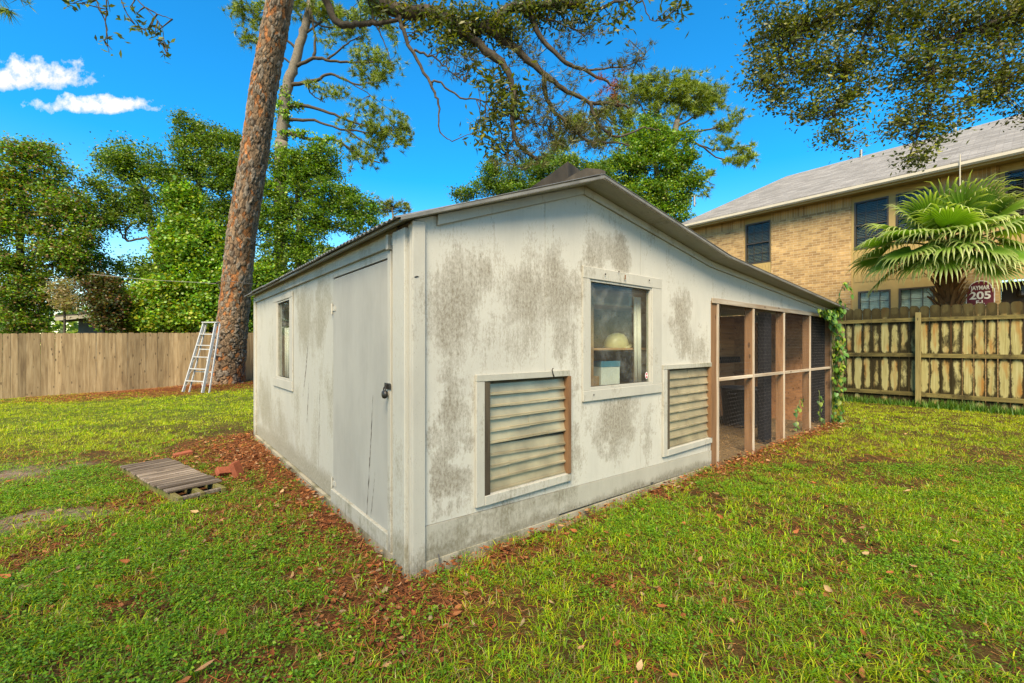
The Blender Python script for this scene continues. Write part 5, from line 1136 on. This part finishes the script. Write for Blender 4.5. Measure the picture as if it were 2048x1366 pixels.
# ------------------------------------------------------------------ fan palm between fence and house
PU = 13.75
pv, _ = on_u(1897, 580, PU); pz = on_u(1906, 492, PU)[1]
palm = yard_empty('fan_palm', PU, pv); tag(palm, 'fan palm with drooping pale-tipped fronds between the fence and house', 'palm tree')
fib = wood('palm_boot_fibre', (.15, .06, .02), (.25, .115, .04), (.06, .022, .009), 2, 12, knots=False)
MB().tube([(0, 0, -.1), (.02, 0, pz*.5), (0, .02, pz-.1)], [.19, .17, .20], 12).build('trunk', fib, palm, True)
boot = MB().prism([(-.05, 0), (.05, 0), (.032, .16), (.02, .34), (-.012, .36), (-.03, .16)], lambda p, s: (p[0], .012*s+.10*(p[1]**2)*2, p[1])).mesh('leaf_boot', fib)
for k in range(110):
    z = pz-.1-1.5*(k/110); a = k*2.399; tl = R(22+random.uniform(-10, 14)); r_ = .17
    link_mesh('leaf_boot', boot, palm, (r_*math.cos(a), r_*math.sin(a), z), (tl, 0, a-math.pi/2) if False else (-tl, 0, a-math.pi/2), (1, 1, random.uniform(.7, 1.2)))
GRN = np.array([.055, .145, .014]); GR2 = np.array([.13, .225, .022]); TIP = np.array([.40, .42, .16])
def frond(az, el, pet, fan, droop, nseg=34, spread=2.35, roll=0.0):
    base = np.array([0, 0, pz-.05]); d = np.array([math.cos(az)*math.cos(el), math.sin(az)*math.cos(el), math.sin(el)])
    side = np.array([-math.sin(az), math.cos(az), 0.]); upv = np.cross(d, side); upv = -upv if upv[2] < 0 else upv
    if upv[2] < 0: upv = -upv
    side = side*math.cos(roll) + upv*math.sin(roll); upv = np.cross(d, side); upv = -upv if upv[2] < -.05 else upv
    cen = base + d*pet; cen[2] -= .10*pet*pet*droop
    dn_ = .62*max(0., 1-max(el, -.3)/1.0); d = unit((d + np.array([0, 0, -dn_]))[None])[0]; upv = np.cross(d, side); upv = -upv if upv[2] < 0 else upv
    V = []; Fq = []; Cc = []
    tint = random.uniform(.8, 1.25)
    for i in range(nseg):
        a = spread*(2*(i+.5)/nseg-1); hd = d*math.cos(a) + side*math.sin(a); ln = fan*(.80+.22*math.cos(a*.8))*random.uniform(.86, 1.10)
        nst = 7; wmax = 2*spread/nseg*fan*.46; dr = droop*random.uniform(.45, 1.7)
        prev = None
        pos = cen.copy(); dirv = hd.copy() + upv*.10
        perp = unit(np.cross(hd, upv)[None])[0]
        for k in range(nst):
            s = k/(nst-1); w = wmax*(s/.58 if s < .58 else (1-(s-.58)/.42)**1.3*.95 + .05)*.62
            b = len(V); fold = w*.55
            V += [pos - perp*w, pos + upv*fold, pos + perp*w]
            ct = GRN*(1-s)+GR2*s; m_ = max(0, (s-.55)/.45); cc = (ct*(1-m_)+TIP*m_)*tint; Cc += [cc*.9, cc*1.12, cc*.9]
            if k: Fq += [(b-3, b-2, b+1, b), (b-2, b-1, b+2, b+1)]
            g = 0 if s < .46 else (.4+dr)*(s-.46)*2.9
            dirv = dirv + np.array([0, 0, -1])*g*.75; dirv /= np.linalg.norm(dirv)
            pos = pos + dirv*ln/(nst-1)
    e = empty('frond'); e.parent = palm
    o = np_mesh('fan_blade', np.array(V), [np.array(Fq)], M['palm'], np.array(Cc)); o.parent = e
    MB().tube([tuple(base), tuple((base+cen)/2+np.array([0, 0, .05])), tuple(cen)], [.030, .022, .014], 6).build('petiole', M['palmstalk'], e, True)
M['palmstalk'] = plain('green_palm_stalk', (.11, .15, .03), .5)
# local axes: -x faces the yard, +y runs towards the far end (picture left)
specs = [(180, 62, .85, 1.05, .35), (140, 56, .95, .95, .45), (222, 56, .95, 1.05, .4), (112, 50, 1.0, .95, .5), (255, 54, 1.0, .95, .5), (95, 36, 1.2, .9, .6), (275, 40, 1.1, .95, .6), (180, 36, 1.0, .9, .7),
         (165, 20, 1.0, .85, .9), (138, 24, 1.15, .85, .8), (205, 22, 1.0, .9, 1.0), (235, 20, 1.1, .9, .9), (108, 20, 1.35, .85, .8), (270, 22, 1.25, .9, .8), (92, 6, 1.5, .85, .8), (190, 4, .95, .85, 1.2), (150, 2, 1.15, .8, 1.0),
         (185, -16, .9, .8, 1.3), (120, -6, 1.3, .8, .9), (225, -12, 1.0, .8, 1.2), (258, -8, 1.15, .85, 1.0), (98, -20, 1.35, .75, .9), (212, -2, 1.05, .85, 1.2), (245, -26, 1.0, .8, 1.0), (285, 45, 1.0, .9, .5), (292, 5, 1.1, .9, .9), (75, 70, .6, .8, .4), (160, -14, 1.0, .75, 1.2)]
for a, e_, p_, f_, d_ in specs: frond(R(a+random.uniform(-6, 6)), R(e_), p_*.86, f_*1.08, d_, roll=random.uniform(-.35, .35))

# ------------------------------------------------------------------ vine on the run's corner post
vi = yard_empty('climbing_vine', 8.62, -.03); tag(vi, 'green heart-leaved vine climbing the corner post of the wire run', 'vine')
def vine_path(pts): return wob([Vector((p[0]-8.62, p[1]+.03, p[2])) for p in pts], .012, 5)
vp = []
for pts in ([(8.62, -.04, -.03), (8.60, -.05, .5), (8.66, -.05, 1.0), (8.60, -.06, 1.6), (8.55, -.06, 2.0), (8.3, -.08, 2.06), (7.9, -.08, 1.99), (7.6, -.10, 2.02)], [(8.66, -.04, .0), (8.70, -.05, .8), (8.63, -.05, 1.4), (8.40, -.06, 1.85), (8.0, -.07, 1.95)], [(8.5, -.04, 2.05), (8.35, -.2, 2.3), (8.30, -.28, 2.55)], [(8.60, -.05, .9), (8.75, -.06, 1.2), (8.78, -.05, 1.6)], [(8.35, .06, -.03), (8.2, .05, .3), (8.12, .04, .62)], [(7.3, .14, -.03), (7.22, .12, .3), (7.34, .1, .5)]):
    q = vine_path(pts); vp.append(q); MB().tube(q, .006, 5).build('stem', M['palmstalk'], vi, True)
hv = []; hf = []; hc = []
heart = [(0, -.02), (.30, -.16), (.50, .10), (.42, .48), (0, 1.0), (-.42, .48), (-.50, .10), (-.30, -.16)]
for qi, q in enumerate(vp):
    for k in range({0: 150, 1: 120, 2: 30, 3: 50, 4: 26, 5: 18}[qi]):
        c0 = q[random.randrange(len(q))] + Vector((random.uniform(-.12, .12), random.uniform(-.15, .01) if qi < 4 else random.uniform(-.03, .03), random.uniform(-.06, .06)))
        L_ = random.uniform(.05, .10); nrm_ = Vector((random.uniform(-.7, .4), -1 + random.uniform(-.2, .6), random.uniform(-.1, .8))).normalized(); dn = Vector((random.uniform(-.5, .5), 0, -1)); dn = (dn - nrm_*dn.dot(nrm_)).normalized(); sd = dn.cross(nrm_)
        b = len(hv); col_ = palette(1, [(.06, .15, .02), (.09, .19, .022), (.04, .10, .015), (.16, .22, .02)])[0]
        hv.append(tuple(c0 + dn*L_*.35 - nrm_*L_*.06)); hc.append(col_)
        for x_, y_ in heart: hv.append(tuple(c0 + sd*x_*L_ + dn*y_*L_ + nrm_*abs(x_)*L_*.25)); hc.append(col_)
        hf += [(b, b+1+i, b+1+(i+1) % 8) for i in range(8)]
tag(np_mesh('leaves', np.array(hv), [np.array(hf)], M['leaf'], np.array(hc), vi), kind='stuff')

# ------------------------------------------------------------------ lawn, weeds and litter
cr_u, cr_v = None, None
pal_o = np.array(c_[3])
def blocked(u, v, m=.0):
    b = (u > -.05+m) & (u < 8.75-m) & (v > -.03+m) & (v < 5.6)
    b |= (u > 12.75) | (v > 15.86)
    q = np.stack([u - pal_o[0], v - pal_o[1]], -1); a1 = q@ax; b1 = q@ay
    b |= (a1 > -.01) & (a1 < LA+.02) & (b1 > -.02) & (b1 < LB+.04)
    tu, tv = w2u(AP[0][0], AP[0][1]); b |= np.hypot(u-tu, v-tv) < .62
    return b
def scatter(y0, y1, dens, slope=1.30, extra=1.0):
    area = (slope*(y0+y1)/2+extra)*2*(y1-y0); n = int(area*dens); Y = rng.uniform(y0, y1, n*2); hw = slope*Y+extra; keep = rng.uniform(0, 1, n*2) < hw/(slope*y1+extra); Y = Y[keep][:n]; hw = hw[keep][:n]
    return rng.uniform(-1, 1, len(Y))*hw, Y
GREEN = np.array([[.13, .285, .010], [.18, .325, .010], [.08, .20, .010], [.24, .345, .012]]); YEL = np.array([[.275, .36, .008], [.335, .39, .008], [.21, .33, .008], [.38, .38, .02]]); DRY = np.array([[.26, .20, .075], [.20, .13, .05], [.30, .25, .11]])
def lawn(name, bands, label):
    Vs = []; F4 = []; F3 = []; Cs = []; base = 0
    for (y0, y1, dens, per, h0, h1, w, rad, seg) in bands:
        X, Y = scatter(y0, y1, dens/per)
        U, V = w2u(X, Y); ok = ~blocked(U, V)
        L = litter_amount(U, V); B = np.asarray(bare_amount(U, V)); g = .5*fbm(X*1.7+11, Y*1.7, 14) + .5*fbm(X*5+3, Y*5, 15, 2)
        ok &= rng.uniform(0, 1, len(X)) > np.maximum(L*.93, B*.97); ok &= rng.uniform(0, 1, len(X)) < np.clip(.58 + (g-.40)*4.0 + np.clip((V-6)/4, 0, 1)*.7 + np.clip((U-6)/3, 0, 1)*.6, .10, 1)
        X, Y, U, V = X[ok], Y[ok], U[ok], V[ok]; n = len(X)
        yel = np.clip(fbm(X*.8, Y*.8, 41)*1.2-.34 + np.clip((V-5.0)/2.0, 0, 1)*.8 + np.clip((U-8.2)/2, 0, 1)*.35 * (V < 6) + np.clip((U-1.8)/3, 0, 1)*.4, 0, 1)  # sunlit far and right lawn put into blade colour as yellow
        tone = rng.uniform(.8, 1.2, (n, 1))
        bx = np.repeat(X, per) + rng.normal(0, rad, n*per); by = np.repeat(Y, per) + rng.normal(0, rad, n*per)
        u2_, v2_ = w2u(bx, by); bad = blocked(u2_, v2_, -.012)
        Z = gh(u2_, v2_) - .006; m_ = n*per; ang = np.where(rng.uniform(0, 1, m_) < .6, np.arctan2(by-np.repeat(Y, per), bx-np.repeat(X, per)) + rng.normal(0, .5, m_), rng.uniform(0, 6.283, m_)); hgt = rng.uniform(h0, h1, m_) * rng.uniform(.55, 1.15, m_); lean = rng.uniform(.3, 1.9, m_)*hgt
        hgt[bad] = .001; lean[bad] = .001
        wd = w*rng.uniform(.6, 1.35, m_); fx, fy = np.cos(ang), np.sin(ang); tw = ang + np.pi/2 + rng.normal(0, .5, m_); sx, sy = np.cos(tw)*wd/2, np.sin(tw)*wd/2
        r = rng.uniform(0, 1, m_); yy = np.repeat(yel, per); c = np.where((r < yy)[:, None], YEL[rng.integers(0, 4, m_)], GREEN[rng.integers(0, 4, m_)]); c = np.where((rng.uniform(0, 1, m_) < .13)[:, None], DRY[rng.integers(0, 3, m_)], c)*np.repeat(tone, per, 0)*rng.uniform(.75, 1.25, (m_, 1))
        b0 = np.stack([bx-sx, by-sy, Z], -1); b1 = np.stack([bx+sx, by+sy, Z], -1)
        tip = np.stack([bx+fx*lean, by+fy*lean, Z+hgt*np.clip(1.05-lean/hgt*.35, .5, 1)], -1)
        if seg == 2:
            mx_, my_ = bx+fx*lean*.32, by+fy*lean*.32; mz = Z+hgt*.62
            m0 = np.stack([mx_-sx*.85, my_-sy*.85, mz], -1); m1 = np.stack([mx_+sx*.85, my_+sy*.85, mz], -1)
            Vs.append(np.stack([b0, b1, m1, m0, tip], 1).reshape(-1, 3)); i = base + np.arange(m_)[:, None]*5; F4.append(i+[0, 1, 2, 3]); F3.append(i+[3, 2, 4]); Cs.append(np.repeat(c, 5, 0)); base += m_*5
        else:
            Vs.append(np.stack([b0, b1, tip], 1).reshape(-1, 3)); i = base + np.arange(m_)[:, None]*3; F3.append(i+[0, 1, 2]); Cs.append(np.repeat(c, 3, 0)); base += m_*3
    o = np_mesh(name, np.concatenate(Vs), [np.concatenate(F4), np.concatenate(F3)] if F4 else [np.concatenate(F3)], M['grassblade'], np.concatenate(Cs)); tag(o, label, 'grass', None, 'stuff'); return o
lawn('lawn_grass', [(1.0, 2.6, 7400, 11, .028, .085, .0040, .016, 2), (2.6, 4.4, 6000, 11, .030, .08, .0050, .018, 2), (4.4, 7.0, 2900, 10, .035, .070, .0068, .024, 1), (7.0, 11.0, 1900, 10, .035, .060, .010, .03, 1), (11.0, 18.5, 800, 8, .035, .065, .016, .04, 1)], 'short patchy lawn grass with sunlit yellow-green put into its blades')
# low broad-leaved weeds in the near lawn
def weeds():
    X, Y = scatter(1.0, 5.2, 900, 1.28, .6); U, V = w2u(X, Y)
    g = .55*fbm(X*1.1+60, Y*1.1, 77) + .45*fbm(X*6, Y*6, 78, 2); ok = ~blocked(U, V, -.03) & (rng.uniform(0, 1, len(X)) < np.clip((g-.40)*4.5, .03, 1)) & (rng.uniform(0, 1, len(X)) > litter_amount(U, V)*.75)
    X, Y = X[ok], Y[ok]; per = 12; n = len(X)*per; a = rng.uniform(0, 6.283, n); r = rng.uniform(.004, .042, n)
    x = np.repeat(X, per)+np.cos(a)*r; y = np.repeat(Y, per)+np.sin(a)*r; u_, v_ = w2u(x, y); z = gh(u_, v_)+rng.uniform(.012, .055, n)
    keep = ~blocked(u_, v_, -.02); x, y, z, a = x[keep], y[keep], z[keep], a[keep]; n = len(x)
    d = unit(np.stack([np.cos(a), np.sin(a), rng.uniform(-.25, .45, n)], -1)); c = palette(n, [(.095, .225, .012), (.125, .26, .014), (.065, .16, .010), (.18, .28, .014)])
    L_ = rng.uniform(.008, .021, n); v, f, c = leaves(np.stack([x, y, z], -1), L_, L_*rng.uniform(.5, .75, n), c, .9, d, .10)
    tag(np_mesh('weeds', v, [f], M['grassblade'], c), 'bright green broad-leaved weeds spread through the near lawn', 'weeds', None, 'stuff')
weeds()
def litter():
    Vv = []; Fq = []; Cc = []; base = 0
    # curled leaves
    X, Y = scatter(1.0, 8.0, 520, 1.25, .5); U, V = w2u(X, Y); L = litter_amount(U, V); ok = ~blocked(U, V, -.01) & (rng.uniform(0, 1, len(X)) < np.clip(L**1.1*1.0+.07*(Y < 4.5), 0, 1)); X, Y, U, V = X[ok], Y[ok], U[ok], V[ok]; n = len(X)
    a = rng.uniform(0, 6.283, n); d = unit(np.stack([np.cos(a), np.sin(a), rng.normal(0, .22, n)], -1)); Ln = rng.uniform(.025, .062, n)
    c = palette(n, [(.19, .058, .018), (.14, .045, .016), (.24, .09, .032), (.29, .155, .075), (.24, .165, .09), (.08, .03, .013)], [4, 4, 3, 2, 1, 2])
    v, f, f3_, c = leaves6(np.stack([X, Y, gh(U, V)+rng.uniform(.010, .030, n)], -1), Ln, Ln*rng.uniform(.34, .55, n), c, 1.0, d, .30); Vv.append(v); Fq.append(f+base); F3_ = [f3_+base]; Cc.append(c); base += len(v)
    # sparse larger leaves lying on top of the grass
    X, Y = scatter(1.2, 5.0, 2, 1.2, .2); U, V = w2u(X, Y); ok = ~blocked(U, V, -.05); X, Y, U, V = X[ok], Y[ok], U[ok], V[ok]; n = len(X); a = rng.uniform(0, 6.283, n); d = unit(np.stack([np.cos(a), np.sin(a), rng.normal(0, .15, n)], -1))
    v, f, f3_, c = leaves6(np.stack([X, Y, gh(U, V)+.045], -1), .075*rng.uniform(.7, 1.2, n), .030, palette(n, [(.36, .23, .11), (.30, .16, .07), (.28, .09, .03)]), 1.0, d, .30); Vv.append(v); Fq.append(f+base); F3_.append(f3_+base); Cc.append(c); base += len(v)
    o = np_mesh('leaf_litter', np.concatenate(Vv), [np.concatenate(Fq), np.concatenate(F3_)], M['litter'], np.concatenate(Cc)); tag(o, 'reddish-brown fallen leaves gathered along the shed walls', 'leaf litter', None, 'stuff')
    # pine straw
    Vv = []; Cc = []
    for y0, y1, dens, w, ln in ((1.0, 5.0, 1500, .0022, .10), (5.0, 9.0, 700, .004, .12), (9.0, 18.0, 520, .009, .18)):
        X, Y = scatter(y0, y1, dens, 1.25, .5); U, V = w2u(X, Y); ok = ~blocked(U, V, -.01) & (rng.uniform(0, 1, len(X)) < np.clip(litter_amount(U, V)*1.1+.30*(Y < 6), 0, 1)); X, Y, U, V = X[ok], Y[ok], U[ok], V[ok]; n = len(X)
        a = rng.uniform(0, 6.283, n); l2 = ln*rng.uniform(.5, 1.3, n); z = gh(U, V)+rng.uniform(.006, .028, n); dx, dy = np.cos(a)*l2/2, np.sin(a)*l2/2; px_, py_ = -np.sin(a)*w, np.cos(a)*w; dz = rng.normal(0, .008, n)
        q = np.stack([np.stack([X-dx+px_, Y-dy+py_, z-dz], -1), np.stack([X-dx-px_, Y-dy-py_, z-dz], -1), np.stack([X+dx, Y+dy, z+dz], -1)], 1)
        u_, v_ = w2u(X+dx, Y+dy); u3, v3 = w2u(X-dx, Y-dy); kp = ~(blocked(u_, v_, -.005) | blocked(u3, v3, -.005)); q = q[kp]; Vv.append(q.reshape(-1, 3)); Cc.append(np.repeat(palette(len(q), [(.28, .085, .022), (.20, .06, .018), (.36, .15, .05), (.14, .05, .02)]), 3, 0))
    v = np.concatenate(Vv); o = np_mesh('pine_straw', v, [np.arange(len(v)).reshape(-1, 3)], M['litter'], np.concatenate(Cc)); tag(o, 'rusty fallen pine needles by the shed and round the big trunk', 'pine straw', None, 'stuff')
    # straw in the run
    n = 5200; U = rng.uniform(4.0, 8.5, n); V = rng.uniform(.02, 2.55, n); a = rng.uniform(0, 6.283, n); l2 = rng.uniform(.05, .14, n); z = -.045+rng.uniform(0, .05, n) + .05*fbm(U*2, V*2, 4)
    x, y = u2w(U, V); dx, dy = np.cos(a)*l2/2, np.sin(a)*l2/2; w = .003; q = np.stack([np.stack([x-dx-np.sin(a)*w, y-dy+np.cos(a)*w, z], -1), np.stack([x-dx+np.sin(a)*w, y-dy-np.cos(a)*w, z], -1), np.stack([x+dx, y+dy, z+.02*rng.uniform(-1, 1, n)], -1)], 1)
    tag(np_mesh('straw_bedding', q.reshape(-1, 3), [np.arange(n*3).reshape(-1, 3)], M['litter'], np.repeat(palette(n, [(.30, .17, .07), (.38, .24, .10), (.20, .11, .05)]), 3, 0)), 'brown straw bedding on the floor of the wire run', 'straw', None, 'stuff')
litter()
# tall grass left by the mower along the mouldy fence and a few tufts at posts
def edge_grass():
    n = 5200; U = 12.66 - np.abs(rng.normal(0, .14, n)); V = rng.uniform(-5, 6, n); x, y = u2w(U, V); h = rng.uniform(.06, .20, n)*(.5+fbm(V*1.5, U*0, 3)); a = rng.uniform(0, 6.283, n); w = .011
    q = np.stack([np.stack([x-np.sin(a)*w, y+np.cos(a)*w, np.zeros(n)], -1), np.stack([x+np.sin(a)*w, y-np.cos(a)*w, np.zeros(n)], -1), np.stack([x+np.cos(a)*h*.45, y+np.sin(a)*h*.45, h], -1)], 1)
    tag(np_mesh('fence_edge_grass', q.reshape(-1, 3), [np.arange(n*3).reshape(-1, 3)], M['grassblade'], np.repeat(palette(n, [(.05, .14, .015), (.075, .17, .018), (.11, .18, .02)]), 3, 0)), 'longer green grass along the foot of the mouldy fence', 'grass', None, 'stuff')
edge_grass()
